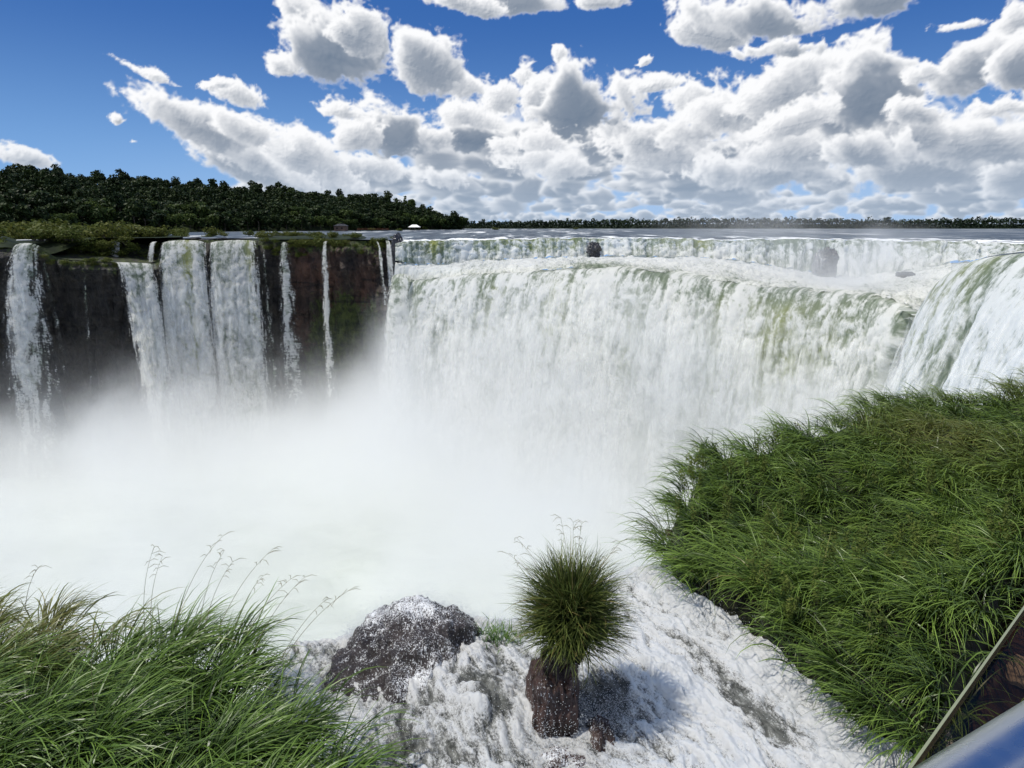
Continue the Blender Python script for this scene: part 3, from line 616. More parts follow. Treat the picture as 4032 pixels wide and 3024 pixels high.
simple_fall('wisp_waterfall', [(262, 244, 231.5), (264.5, 243.5, 231.5)], [(.7, -2.6), (1.1, -2.6)], LZ, 'faint thread of water close to the right edge of the tall falls', ds=.25, amp=.25, edge_m=1.0, seed=15, foam0=.3, lumps=.5, foam_grow=0., spread=1.2)

# ------------------------------------------------------------------ plunge pool and gorge floor
def pool():
    n = 260; x = np.linspace(-330, 260, n); y = np.linspace(20, 300, n); X, Y = np.meshgrid(x, y, indexing='ij')
    Z = ZP + 1.4 * fbm(X / 16, Y / 11, .2, 5) + 1.6 * billow(X / 22, Y / 16, 1., 3)
    foam = .62 + .5 * fbm(X / 30 + .6 * perlin(X / 40, Y / 40), Y / 14, .7, 5)
    m, q = newmat('plunge_pool_water'); p = q.pos(); f = q.attr('foam').outputs['Fac']
    nn = q.noise(q.map(p, (.05, .09, 1), rot=(0, 0, .5)), 1., 7, .65, 1.)
    c = q.mix(q.mr(q.m('ADD', f, q.m('SUBTRACT', nn, .5)), .2, 1.), (.38, .42, .365), (.56, .595, .55))
    surf(q, principled(q, Base_Color=c, Roughness=.7, Normal=q.bump(nn, .35, 1.2)))
    tag(mesh('plunge_pool', np.stack([X, Y, Z], -1).reshape(-1, 3), gridfaces(n, n), m, attrs={'foam': foam}), kind='structure')
pool()

# ------------------------------------------------------------------ mist
def mist():
    def vol(name, verts, faces, build, kind='stuff'):
        m, q = newmat(name + '_vapour')
        v = q.n('ShaderNodeVolumePrincipled'); q.set(v, 'Color', (.945, .955, .955)); q.set(v, 'Anisotropy', .25)
        q.set(v, 'Density', build(q)); q.t.links.new(v.outputs[0], q.out.inputs['Volume'])
        return tag(mesh(name, verts, faces, m, smooth=False), kind=kind)
    def box(x0, x1, y0, y1, z0, z1):
        V = [(x, y, z) for x in (x0, x1) for y in (y0, y1) for z in (z0, z1)]
        return V, np.array([(0, 1, 3, 2), (4, 6, 7, 5), (0, 4, 5, 1), (2, 3, 7, 6), (0, 2, 6, 4), (1, 5, 7, 3)])
    def dens(q):
        p = q.pos(); s = q.n('ShaderNodeSeparateXYZ', ins={0: p}); x, y, z = s.outputs[0], s.outputs[1], s.outputs[2]
        n = q.noise(q.map(p, (.020, .020, .022)), 1., 3, .5, .5)
        n2 = q.noise(q.map(p, (.07, .07, .06), (3, 1, 2)), 1., 3, .6)
        # tops: tall beside the falls, low over the open pool
        top = q.m('ADD', q.m('ADD', q.mr(y, 80, 205, -61, -44), q.m('MULTIPLY', q.m('MULTIPLY', q.mr(x, -75, -25), q.mr(x, 60, 20)), q.mr(y, 120, 185, 2., 17.))), q.m('MULTIPLY', q.mr(x, -30, 50, 0., 1.), q.mr(y, 60, 130, 16., 27.)))
        d = q.m('SUBTRACT', q.m('ADD', top, q.m('MULTIPLY', q.m('SUBTRACT', n, .5), 74.)), z)
        d = q.m('ADD', d, q.m('MULTIPLY', q.m('SUBTRACT', n2, .5), 34.))
        core = q.m('MULTIPLY', q.m('MULTIPLY', q.mr(d, -8, 30), .075), q.m('SUBTRACT', 1., q.m('MULTIPLY', q.mr(x, -15, -60), q.mr(y, 175, 120, 0., .45))))
        return q.m('ADD', core, q.m('MULTIPLY', q.mr(z, -22, -66), q.mr(x, -20, -90, .0030, .0046)))
    V, f = box(-190, 150, 50, 262, ZP - 6, -8)
    vol('mist', V, f, dens)
    def spray(q):                                                           # drifting spray where the upper tier crashes onto the shelf
        p = q.pos(); n = q.noise(q.map(p, (.05, .05, .05)), 1., 3, .6, .6)
        def blob(c, r):
            mp = q.map(p, r, c, (0, 0, 0), 'TEXTURE'); ln = q.n('ShaderNodeVectorMath', operation='LENGTH', ins={0: mp}).outputs['Value']; return q.mr(ln, 1., .15)
        a = q.m('ADD', blob((93, 166, -6), (26, 36, 13)), q.m('MULTIPLY', blob((66, 172, 1), (40, 36, 17)), .22))
        return q.m('MULTIPLY', a, q.mr(n, .36, .70, .0, .075))
    V, f = box(22, 125, 128, 206, -18, 19)
    vol('spray', V, f, spray)
mist()

# ------------------------------------------------------------------ foliage helpers
def leafcloud(n, blobs, size, rg, updown=.35, aspect=.6):
    """n leaf-sized quads spread through the given blobs (x, y, z, rx, ry, rz, weight)"""
    B = np.array(blobs, float); w = B[:, 6] / B[:, 6].sum(); k = rg.choice(len(B), n, p=w)
    d = rg.normal(size=(n, 3)); d /= np.linalg.norm(d, axis=1)[:, None]; r = rg.uniform(.35, 1.0, n) ** .45
    c = B[k, :3] + d * r[:, None] * B[k, 3:6]
    nrm = d + rg.normal(size=(n, 3)) * .6 + np.array([0, 0, updown]); nrm /= np.linalg.norm(nrm, axis=1)[:, None]
    t = np.cross(nrm, rg.normal(size=(n, 3))); t /= np.linalg.norm(t, axis=1)[:, None]; b = np.cross(nrm, t)
    s = size * rg.uniform(.6, 1.35, n)[:, None]
    V = np.stack([c - t * s, c + b * s * aspect, c + t * s, c - b * s * aspect], 1).reshape(-1, 3)
    f = np.arange(4 * n).reshape(n, 4); return V, f, np.repeat(rg.uniform(0, 1, n), 4)
def tube(path, rad, seg=6):
    path = np.asarray(path, float); n = len(path); rad = np.broadcast_to(rad, (n,))
    T = np.gradient(path, axis=0); T /= np.linalg.norm(T, axis=1)[:, None] + 1e-9
    ref = np.array([0, 0, 1.0]) if abs(T[:, 2]).mean() < .9 else np.array([1.0, 0, 0])
    U = np.cross(T, ref); U /= np.linalg.norm(U, axis=1)[:, None]; Wv = np.cross(T, U)
    a = np.linspace(0, 2 * np.pi, seg, endpoint=False)
    V = path[:, None] + rad[:, None, None] * (np.cos(a)[None, :, None] * U[:, None] + np.sin(a)[None, :, None] * Wv[:, None])
    i = np.arange(n * seg).reshape(n, seg); j = np.roll(i, -1, 1)
    F_ = np.stack([i[:-1], j[:-1], j[1:], i[1:]], -1).reshape(-1, 4); return V.reshape(-1, 3), F_
class Acc:
    def __init__(s): s.V = []; s.F = []; s.n = 0; s.A = {}
    def add(s, V, F_, **at):
        s.V.append(V); s.F.append(np.asarray(F_) + s.n); s.n += len(V)
        for k, v in at.items(): s.A.setdefault(k, []).append(np.broadcast_to(v, (len(V),)))
    def build(s, name, mat, parent=None, smooth=False, loc=None):
        return mesh(name, np.concatenate(s.V), s.F, mat, parent, smooth, {k: np.concatenate(v) for k, v in s.A.items()}, loc)
def copy_tree(o, loc, rz, sc, parent=None):
    c = o.copy(); COL.objects.link(c)
    if parent is None: c.location = loc; c.rotation_euler = (0, 0, rz); c.scale = sc
    else: c.parent = parent
    for ch in list(o.children): copy_tree(ch, None, None, None, c)
    return c
def crown_blobs(h, w, rg, n=7, flat=.6):
    bl = []
    for i in range(n):
        a = rg.uniform(0, 6.28); r = rg.uniform(0, .62) * w; z = h * rg.uniform(.52, .9)
        q = w * rg.uniform(.32, .55); bl.append((r * math.cos(a), r * math.sin(a), z, q, q, q * flat, q ** 2))
    bl.append((0, 0, h * .66, w * .6, w * .6, h * .25, w ** 2 * .3)); return bl
def make_tree(name, h, w, mat, rg, nleaf, size, label, group, parts=True):
    t = empty(name, (0, 0, 0), label=label, cat='tree', group=group)
    bl = crown_blobs(h, w, rg); a = Acc()
    V, f, r = leafcloud(nleaf, bl, size, rg); a.add(V, f, rnd=r); a.build('crown', mat, t)
    b = Acc(); V, f = tube([(0, 0, -1.5), (.1 * w, 0, h * .35), (0, .05 * w, h * .72)], np.array([.035, .025, .012]) * h * .6); b.add(V, f)
    for k in range(4):
        e = bl[k]; V, f = tube([(.06 * w, 0, h * .36), (e[0] * .6, e[1] * .6, e[2] * .85), e[:3]], np.array([.02, .012, .005]) * h * .6, 5); b.add(V, f)
    b.build('trunk', M['bark'], t, True); return t

# ------------------------------------------------------------------ the wooded ridge on the left and the far bank
RIDGE = [(-140, 166), (-60, 166), (0, 174), (20, 172), (60, 174), (100, 178), (150, 181), (190, 184), (250, 189), (300, 191), (340, 195), (380, 198), (410, 203), (432, 211), (446, 218), (456, 225), (462, 229)]
def y_shore(u): return np.interp(u, [-150, 0, 150, 300, 460], [330, 370, 480, 640, 880])
def y_ridge(u): return np.interp(u, [-150, 0, 300, 400, 462], [620, 650, 820, 880, 884])
TREE_H = 15.
def hill_point(u, f):
    Y = y_shore(u) * (1 - f) + y_ridge(u) * f
    vr = np.interp(u, [r[0] for r in RIDGE], [r[1] for r in RIDGE])
    zr = P(u, vr, y_ridge(u))[2] - TREE_H * .9
    z = .6 + max(0, zr - .6) * (f ** .8)
    p = P(u, 230, Y); return np.array([p[0], Y, z])
def hill():
    us = np.linspace(-160, 462, 90); fs = np.concatenate([np.linspace(-.01, 1, 24), [1.5, 2.2]])
    V = np.array([[hill_point(u, min(max(f, 0), 1)) + np.array([0, 0, -.9 if f < 0 else 0]) + (np.array([(f - 1) * 60, (f - 1) * 160, -(f - 1) * 26]) if f > 1 else 0) for f in fs] for u in us])
    tag(mesh('hill', V.reshape(-1, 3), gridfaces(len(us), len(fs)), M['hill']), kind='structure')
    rg = np.random.default_rng(5)
    protos = [make_tree('forest_tree', h, w, M[mt], rg, 430, 1.05, 'dark dense broadleaf tree in the forest on the left ridge', 'trees of the forest on the left ridge')
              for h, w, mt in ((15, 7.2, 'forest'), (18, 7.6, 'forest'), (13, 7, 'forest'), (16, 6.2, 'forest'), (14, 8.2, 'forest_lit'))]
    spots = []
    for f in np.arange(0, 1.03, .072):
        u = -150.
        while u < 458:
            Y = y_shore(u) * (1 - f) + y_ridge(u) * f
            u += 9.2 * F / Y * rg.uniform(.75, 1.3)
            p = hill_point(u + rg.uniform(-2, 2), min(1, max(0, f + rg.uniform(-.03, .03))))
            spots.append((u, f, p + np.array([0, 0, -1.])))
    first = [True] * 5; rest = Acc(); pm = [[(c.data, c.name) for c in t.children] for t in protos]
    geo = []
    for t in protos:
        me = [c for c in t.children if c.name.startswith('crown')][0].data
        V = np.zeros(len(me.vertices) * 3, np.float32); me.vertices.foreach_get('co', V); r = np.zeros(len(me.vertices), np.float32); me.attributes['rnd'].data.foreach_get('value', r)
        geo.append((V.reshape(-1, 3), np.arange(len(me.vertices)).reshape(-1, 4), r))
    spots.sort(key=lambda q: (0 if q[1] > .93 else 1 if q[1] < .22 else 2, q[1]))
    cnt = 0
    for u, f, p in spots:
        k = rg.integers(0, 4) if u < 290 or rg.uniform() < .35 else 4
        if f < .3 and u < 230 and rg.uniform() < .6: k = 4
        sc = rg.uniform(.75, 1.25); rz = rg.uniform(0, 6.28); sz = sc * rg.uniform(.85, 1.2) * (1.12 if f > .93 else 1)
        if u < -25: sc *= 1.2
        if cnt < 280 and -22 < u:
            t = protos[k]
            if first[k]: first[k] = False; t.location = p; t.rotation_euler = (0, 0, rz); t.scale = (sc, sc, sz)
            else: copy_tree(t, p, rz, (sc, sc, sz))
            cnt += 1
        else:
            V, fc, r = geo[k]; c, s_ = math.cos(rz), math.sin(rz)
            sel = slice(0, 4 * 240)
            Q = V[sel] * np.array([sc, sc, sz]); Q = np.stack([Q[:, 0] * c - Q[:, 1] * s_, Q[:, 0] * s_ + Q[:, 1] * c, Q[:, 2]], 1) + p
            rest.add(Q, fc[:240], rnd=r[sel] * rg.uniform(.2, 1))
    for i in range(2600):                                               # undergrowth closing the gaps
        u = rg.uniform(-155, 460); f = rg.uniform(0, 1); p = hill_point(u, f); w = rg.uniform(4, 7)
        V, fc, r = leafcloud(26, [(0, 0, 3.5, w, w, 3.8, 1)], 1.7, rg); rest.add(V + p, fc, rnd=r * rg.uniform(0, .8))
    tag(rest.build('forest', M['forest']), kind='stuff')
    # trees that stand out of the skyline
    for (u, v0, v1, w, lab) in ((17, 186, 166, 11, 'tall flat-topped tree standing above the ridge at the far left'), (43, 186, 172, 8, 'domed tree on the skyline just right of the tall flat-topped tree'), (66, 190, 175, 6, 'rounded tree on the skyline above the far left waterfall'),
                                (112, 192, 177, 5, 'small knobbly tree on the skyline above the paired falls'), (178, 197, 176, 9, 'broad tree rising highest over the middle of the left ridge'), (371, 210, 191, 5, 'slender bushy-topped tree near the lit right end of the ridge'), (405, 214, 194, 3.4, 'thin pale tree with wispy crown near the lit end of the ridge'), (452, 229, 214, 5.5, 'sunlit yellow-green tree at the very tip of the wooded point')):
        Y = y_ridge(u) * .985; b = P(u, v0 + 4, Y); top = P(u, v1, Y); h = top[2] - b[2]
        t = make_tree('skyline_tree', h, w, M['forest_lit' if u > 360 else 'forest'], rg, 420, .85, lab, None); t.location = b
    # far bank
    a = Acc(); 
    for row, Y in enumerate((1330, 1345, 1362)):
        u = 455.
        while u < 1120:
            u += 4.2 * rg.uniform(.7, 1.3)
            v = np.interp(u, [455, 520, 600, 700, 800, 900, 1024, 1120], [221.5, 221, 219.5, 218.5, 218.5, 219.5, 218, 217]) + rg.uniform(-1.0, 2.2) - 1.6 * (rg.uniform() > .93)
            top = P(u, v, Y)[2]; p = P(u, 229, Y); w = rg.uniform(4, 7)
            V, f, r = leafcloud(46, [(0, 0, top * .8, w, w, top * .22, 2), (0, 0, top * .4, w * 1.1, w, top * .4, 2)], 2.1, rg)
            a.add(V + np.array([p[0], Y, 0]), f, rnd=r * rg.uniform(.2, 1))
    tag(a.build('far_forest', M['farforest']), kind='stuff')
    us = np.linspace(450, 1130, 40); V = []
    for u in us:
        p = P(u, 229, 1322); V += [(p[0], 1322, -.2), (p[0], 1326, 1.2), (p[0] * 1.05, 1500, 10)]
    tag(mesh('far_bank', np.array(V), gridfaces(40, 3), M['hill']), kind='structure')
    u = 886; b = P(u, 228, 1300); t = make_tree('skyline_tree', P(u, 215, 1300)[2] - b[2], 9, M['farforest'], rg, 260, 1.5, 'lone taller tree sticking up from the low far forest at right', None); t.location = (b[0], 1300, 0)
hill()

# ------------------------------------------------------------------ shrubs on the cliff top and in the river
def shrubs():
    rg = np.random.default_rng(8)
    def make(nl, flat, mat='shrub'):
        t = empty('shrub', (0, 0, 0), label='yellow-green rounded shrub in the scrub along the cliff top', cat='shrub', group='shrubs along the cliff top')
        bl = [(rg.uniform(-.7, .7), rg.uniform(-.7, .7), rg.uniform(.35, .8), .55, .55, .42 * flat, 1) for _ in range(6)] + [(0, 0, .35, .8, .8, .4, 1.4)]
        a = Acc(); V, f, r = leafcloud(nl, bl, .105, rg); a.add(V, f, rnd=r); a.build('foliage', M[mat], t)
        b = Acc()
        for k in range(5):
            e = bl[k]; V, f = tube([(0, 0, -.2), (e[0] * .5, e[1] * .5, .3), e[:3]], np.array([.03, .02, .01]), 4); b.add(V, f)
        b.build('stem', M['bark'], t, True); return t
    protos = [make(520, 1.), make(460, .8), make(560, 1.15), make(420, .7)]; first = [True] * 4
    tabu = [a[0] for a in TOP]; taby = [a[2] for a in TOP]
    spots = []
    falls_u = [(10, 45), (158, 258)]
    for i in range(2000):
        if len(spots) >= 128: break
        u = rg.uniform(-30, 362) if rg.uniform() < .6 else rg.uniform(-30, 165); d = rg.uniform(0, 1) ** 1.3
        Yc = np.interp(u, tabu, taby) + (16 if 40 < u < 158 else 0)
        if any(a < u < b for a, b in falls_u): lo = 40
        else: lo = 1.5
        hi = np.interp(u, [0, 150, 260, 330, 362], [120, 105, 75, 40, 16])
        if lo > hi: continue
        Y = Yc + lo + (hi - lo) * d; p = P(u, 240, Y); z = .1 if 40 < u < 158 or d > .1 else P(u, np.interp(u, tabu, [a[1] for a in TOP]), Yc)[2] - .4
        if 40 < u < 158: z = -.4 * (1 - d)
        sc = rg.uniform(2.0, 4.2) * np.interp(u, [0, 130, 200, 330], [1.75, 1.45, .85, .66]) * (1 - .25 * d)
        spots.append((p[0], Y, z, sc))
    for u, d, zz, sc in [(rg.uniform(52, 158), rg.uniform(-2, 1), -4.5 + rg.uniform(-3.2, 3.2), rg.uniform(1.6, 2.8)) for _ in range(36)] + [(rg.uniform(30, 74), rg.uniform(-9, 4), .1, rg.uniform(2.2, 3.6)) for _ in range(20)]:    # on the slope behind the ledge
        Yc = np.interp(u, tabu, taby) + 14; p = P(u, 240, Yc + d); spots.append((p[0], Yc + d, zz, sc))
    for u, v, sc in [(268, 247, 1.6), (276, 250, 1.4), (292, 245, 1.3), (304, 246, 1.2), (312, 244, 1.4), (336, 246, 1.6), (346, 249, 1.8), (356, 246, 1.5), (362, 252, 1.6), (371, 258, 1.3), (374, 264, 1.1), (380, 250, .9), (34, 252, 1.5), (44, 256, 1.4), (27, 249, 1.2), (66, 262, 1.0), (80, 263, 1.0), (98, 264, .9)] + [(rg.uniform(262, 384), rg.uniform(241, 256) , rg.uniform(.8, 1.9)) for _ in range(20)] + [(rg.uniform(262, 392), rg.uniform(239, 246), rg.uniform(1.2, 2.3)) for _ in range(34)] + [(rg.uniform(46, 116), rg.uniform(258, 268), rg.uniform(.8, 1.6)) for _ in range(14)]:
        Y = np.interp(u, tabu, taby) - .8; p = P(u, v, Y); spots.append((p[0], Y, p[2] - .5 * sc, sc))
    for (x, y, z, sc) in spots:
        k = rg.integers(0, 4); rz = rg.uniform(0, 6.28); s3 = (sc * rg.uniform(.9, 1.3), sc * rg.uniform(.9, 1.3), sc * rg.uniform(.75, 1.1))
        if first[k]: first[k] = False; t = protos[k]; t.location = (x, y, z); t.rotation_euler = (0, 0, rz); t.scale = s3
        else: copy_tree(protos[k], (x, y, z), rz, s3)
    # bushes on rocks in the river
    for u, v, sc, lab in [(496, 230, 3.2, 'lone dark bush on a rock far out in the open river'), (436, 229.3, 3.6, 'rounded green bush in the shallows in front of the white pavilion'), (424, 229.8, 4.5, 'broad yellow-green bush in the water left of the rounded bush'), (372, 230.4, 3.0, 'low bush in the river above the right end of the dark cliff'), (400, 231, 2.6, 'small bush at the water edge below the white pavilion'), (576, 229.6, 3.4, 'distant low bush strip out in the river left of centre')]:
        p = PZ(u, v, .35); t = copy_tree(protos[rg.integers(0, 4)], (p[0], p[1], .2), rg.uniform(0, 6), (sc * 1.5, sc * 1.2, sc * .95)); t['label'] = lab; del t['group']; t.name = 'river_bush'; t['category'] = 'bush'
shrubs()

# ------------------------------------------------------------------ rocks in the falls
def rock(name, loc, size, seed, mat, label, flat=.5, foamf=None, n=64, parent=None, rough=.35, cat='rock', boxy=0.):
    th = np.linspace(0, np.pi, n); ph = np.linspace(0, 2 * np.pi, 2 * n); T_, P_ = np.meshgrid(th, ph, indexing='ij')
    d = np.stack([np.sin(T_) * np.cos(P_), np.sin(T_) * np.sin(P_), np.cos(T_)], -1)
    if boxy: m = np.abs(d).max(-1)[..., None]; d = d * (1 - boxy) + d / m * boxy
    r = 1 + rough * fbm(d[..., 0] * 1.6 + seed, d[..., 1] * 1.6, d[..., 2] * 1.6, 5) - .28 * rough * billow(d[..., 0] * 2.5, d[..., 1] * 2.5 + seed, d[..., 2] * 2.5, 3)
    V = d * r[..., None] * np.array(size)
    at = {'foam': foamf(V) if foamf else np.zeros(T_.shape)}
    o = mesh(name, V.reshape(-1, 3), gridfaces(n, 2 * n), mat, parent, True, at, loc)
    if label: tag(o, label, cat)
    return o
def fall_rocks():
    mr_ = mat_wetrock('rock_in_the_falls', (.010, .010, .012), (.045, .045, .05), .0)
    def put(u, v, Y, s, seed, lab, **k): k = {'rough': .75, 'boxy': .35, 'foamf': lambda V: .28 * fbm(V[..., 0] / s[0] * 2, V[..., 1], V[..., 2] / s[2], 3) + .5 * ss(-.2, -.9, V[..., 0] / s[0]) - .1, **k}; return rock('rock', P(u, v, Y), s, seed, mr_, lab, **k)
    put(594, 250, 237.0, (2.6, 2.2, 3.0), 1, 'pointed dark rock jutting from the upper tier near the middle')
    put(825, 266, 207, (2.9, 3.2, 5.6), 2, 'big black rock knob in the upper tier right of centre')
    put(905, 275.5, 176, (2.7, 1.6, 1.0), 3, 'low flat dark rock in the spray below the upper tier at right')
    put(398, 260, 231, (2.2, 3.5, 9.), 4, 'tall narrow black rock between the thin spouts and the great curtain', rough=.3, boxy=.5)
    rg = np.random.default_rng(4)
    for u, v, w in ((338, 230.5, 2.4), (358, 231, 2.), (384, 230.4, 2.6), (413, 231.6, 2.2), (448, 230.3, 3.), (444, 231.2, 1.8), (196, 238.5, 1.4), (222, 238.8, 1.6), (206, 240, 1.8)):
        p = PZ(u, v, .2) if v < 235 else P(u, v, 236); rock('rock', p, (w * 1.5, w, .55), u, M['fallrock'], 'low dark rock breaking the shallow river surface above the cliff', n=24).__setitem__('group', 'low rocks in the shallow river')
fall_rocks()

# ------------------------------------------------------------------ buildings on the far shore
def buildings():
    wm = mat_simple('white_canvas', (.75, .75, .74), (.85, .85, .84), 2., .6, .1); br = mat_simple('brown_wall', (.10, .07, .055), (.16, .11, .09), 1.5); rf = mat_simple('rusty_roof', (.16, .055, .03), (.24, .09, .05), 2.); dk = mat_simple('dark_opening', (.01, .01, .01), (.02, .02, .02), 2.)
    def box(acc, x0, x1, y0, y1, z0, z1):
        V = np.array([(x, y, z) for x in (x0, x1) for y in (y0, y1) for z in (z0, z1)]); acc.add(V, np.array([(0, 1, 3, 2), (4, 6, 7, 5), (0, 4, 5, 1), (2, 3, 7, 6), (0, 2, 6, 4), (1, 5, 7, 3)]))
    def gable(acc, w, d, z0, z1, o=.6):
        V = np.array([(-w - o, -d - o, z0), (w + o, -d - o, z0), (w + o, d + o, z0), (-w - o, d + o, z0), (-w * .45, 0, z1), (w * .45, 0, z1)]); acc.add(V, np.array([(0, 1, 5, 4), (2, 3, 4, 5), (1, 2, 5, 5), (3, 0, 4, 4), (3, 2, 1, 0)]))
    Y = 690; p = P(414.5, 227.4, Y)
    t = empty('pavilion', (p[0], Y, .6), label='small white-roofed open pavilion on the shore at the foot of the ridge', cat='pavilion')
    a = Acc(); gable(a, 5.4, 3.6, 3.0, 5.6, .8); a.build('roof', wm, t)
    for x in (-5, 0, 5):
        for y in (-3, 3):
            b = Acc(); box(b, x - .14, x + .14, y - .14, y + .14, 0, 2.99); b.build('post', br, t)
    b = Acc(); box(b, -5.4, 5.4, -3.4, 3.4, -.6, -.01); b.build('deck', br, t)
    p = P(341, 227, 640); t = empty('house', (p[0], 640, .6), label='low brown house half hidden under the dark trees of the ridge', cat='house')
    a = Acc(); box(a, -6, 6, -3, 3, -.6, 4.2); a.build('wall', br, t)
    a = Acc(); gable(a, 6.2, 3.2, 4.21, 6.2); a.build('roof', M['fallrock'], t)
    for x in (-3.2, 1.5): b = Acc(); box(b, x - .8, x + .8, -3.06, -2.9, 1.4, 2.8); b.build('window', dk, t)
    p = P(373, 228, 660); t = empty('walkway', (p[0], 660, .5), label='rust-red landing stage on posts along the shore under the trees', cat='landing')
    a = Acc(); box(a, -16, 16, -1.2, 1.2, 1.0, 1.35); a.build('deck', rf, t)
    a = Acc(); box(a, -16, 16, -1.1, -1.02, 2.0, 2.12); a.build('handrail', rf, t)
    for x in range(-15, 16, 5): b = Acc(); box(b, x - .15, x + .15, -1.19, -.92, -1., 2.0); b.build('post', br, t)
buildings()

# ------------------------------------------------------------------ grass
def inpoly(x, y, poly):
    c = np.zeros(len(x), bool); n = len(poly)
    for i in range(n):
        (x1, y1), (x2, y2) = poly[i], poly[(i + 1) % n]
        if y1 == y2: continue
        c ^= ((y1 > y) != (y2 > y)) & (x < (x2 - x1) * (y - y1) / (y2 - y1) + x1)
    return c
def blades(root, azim, length, th0, th1, width, rg, nseg=6, twist=.5, sidecurve=.3):
    """curved tapering ribbons; th = angle from vertical at the root and at the tip"""
    n = len(root); t = np.linspace(0, 1, nseg + 1); V = []; p = root.copy()
    tw = rg.normal(0, twist, n); sc = rg.normal(0, sidecurve, n)
    for k in range(nseg + 1):
        th = th0 + (th1 - th0) * t[k] ** 1.2; az = azim + sc * t[k]
        if k:
            thm = th0 + (th1 - th0) * ((t[k] + t[k - 1]) / 2) ** 1.2
            p = p + np.stack([np.sin(thm) * np.cos(az), np.sin(thm) * np.sin(az), np.cos(thm)], 1) * (length / nseg)[:, None]
        side = np.stack([-np.sin(az), np.cos(az), np.zeros(n)], 1); up = np.stack([-np.cos(th) * np.cos(az), -np.cos(th) * np.sin(az), np.sin(th)], 1)
        w = side * np.cos(tw)[:, None] + up * np.sin(tw)[:, None]
        h = width * (.55 + .45 * min(1, t[k] * 4)) * (1 - t[k] ** 2.2) + .0006
        V += [p - w * (h / 2)[:, None], p + w * (h / 2)[:, None]]
    V = np.stack(V, 1); m = 2 * (nseg + 1); b = np.arange(n)[:, None] * m
    f = np.concatenate([np.concatenate([b + 2 * k, b + 2 * k + 1, b + 2 * k + 3, b + 2 * k + 2], 1) for k in range(nseg)])
    return V.reshape(-1, 3), f, np.tile(np.repeat(t, 2), n), m
POLY_L = [(-9, 6.9), (-6.2, 6.95), (-5.2, 6.85), (-4.75, 6.35), (-4.3, 6.6), (-3.7, 6.65), (-3.25, 6.3), (-2.75, 5.75), (-2.3, 5.4), (-1.95, 5.25), (-1.72, 4.95), (-1.55, 4.4), (-1.5, 3.2), (-9, 3.2)]
POLY_R = [(2.35, 8.9), (2.45, 9.3), (2.85, 10.2), (3.5, 11.8), (4.15, 13.1), (4.9, 13.8), (5.6, 13.4), (6.4, 14.6), (7.4, 14.3), (9.1, 15.9), (10.5, 16.8), (13.3, 17.1), (16, 18.8), (22, 23), (27, 20), (13, 12.4), (7.4, 8.3), (4.75, 5.85), (4.2, 4.9), (3.85, 4.7), (3.85, 5.3), (3.75, 5.8), (3.6, 6.2), (3.4, 6.9), (3.15, 7.7), (2.75, 8.4)]
def gz_L(x, y): return -.72 + .12 * fbm(x / 1.2, y / 1.2, .3, 3) - .10 * (y - 5)
def gz_R(x, y): return -1.28 + .32 * ss(9.5, 7.5, y) + .26 * fbm(x / 2.2, y / 2.2, .9, 3) + .34 * ss(3, 9, x) + .30 * ss(9, 13, y) - .12 * ss(14, 18, y)
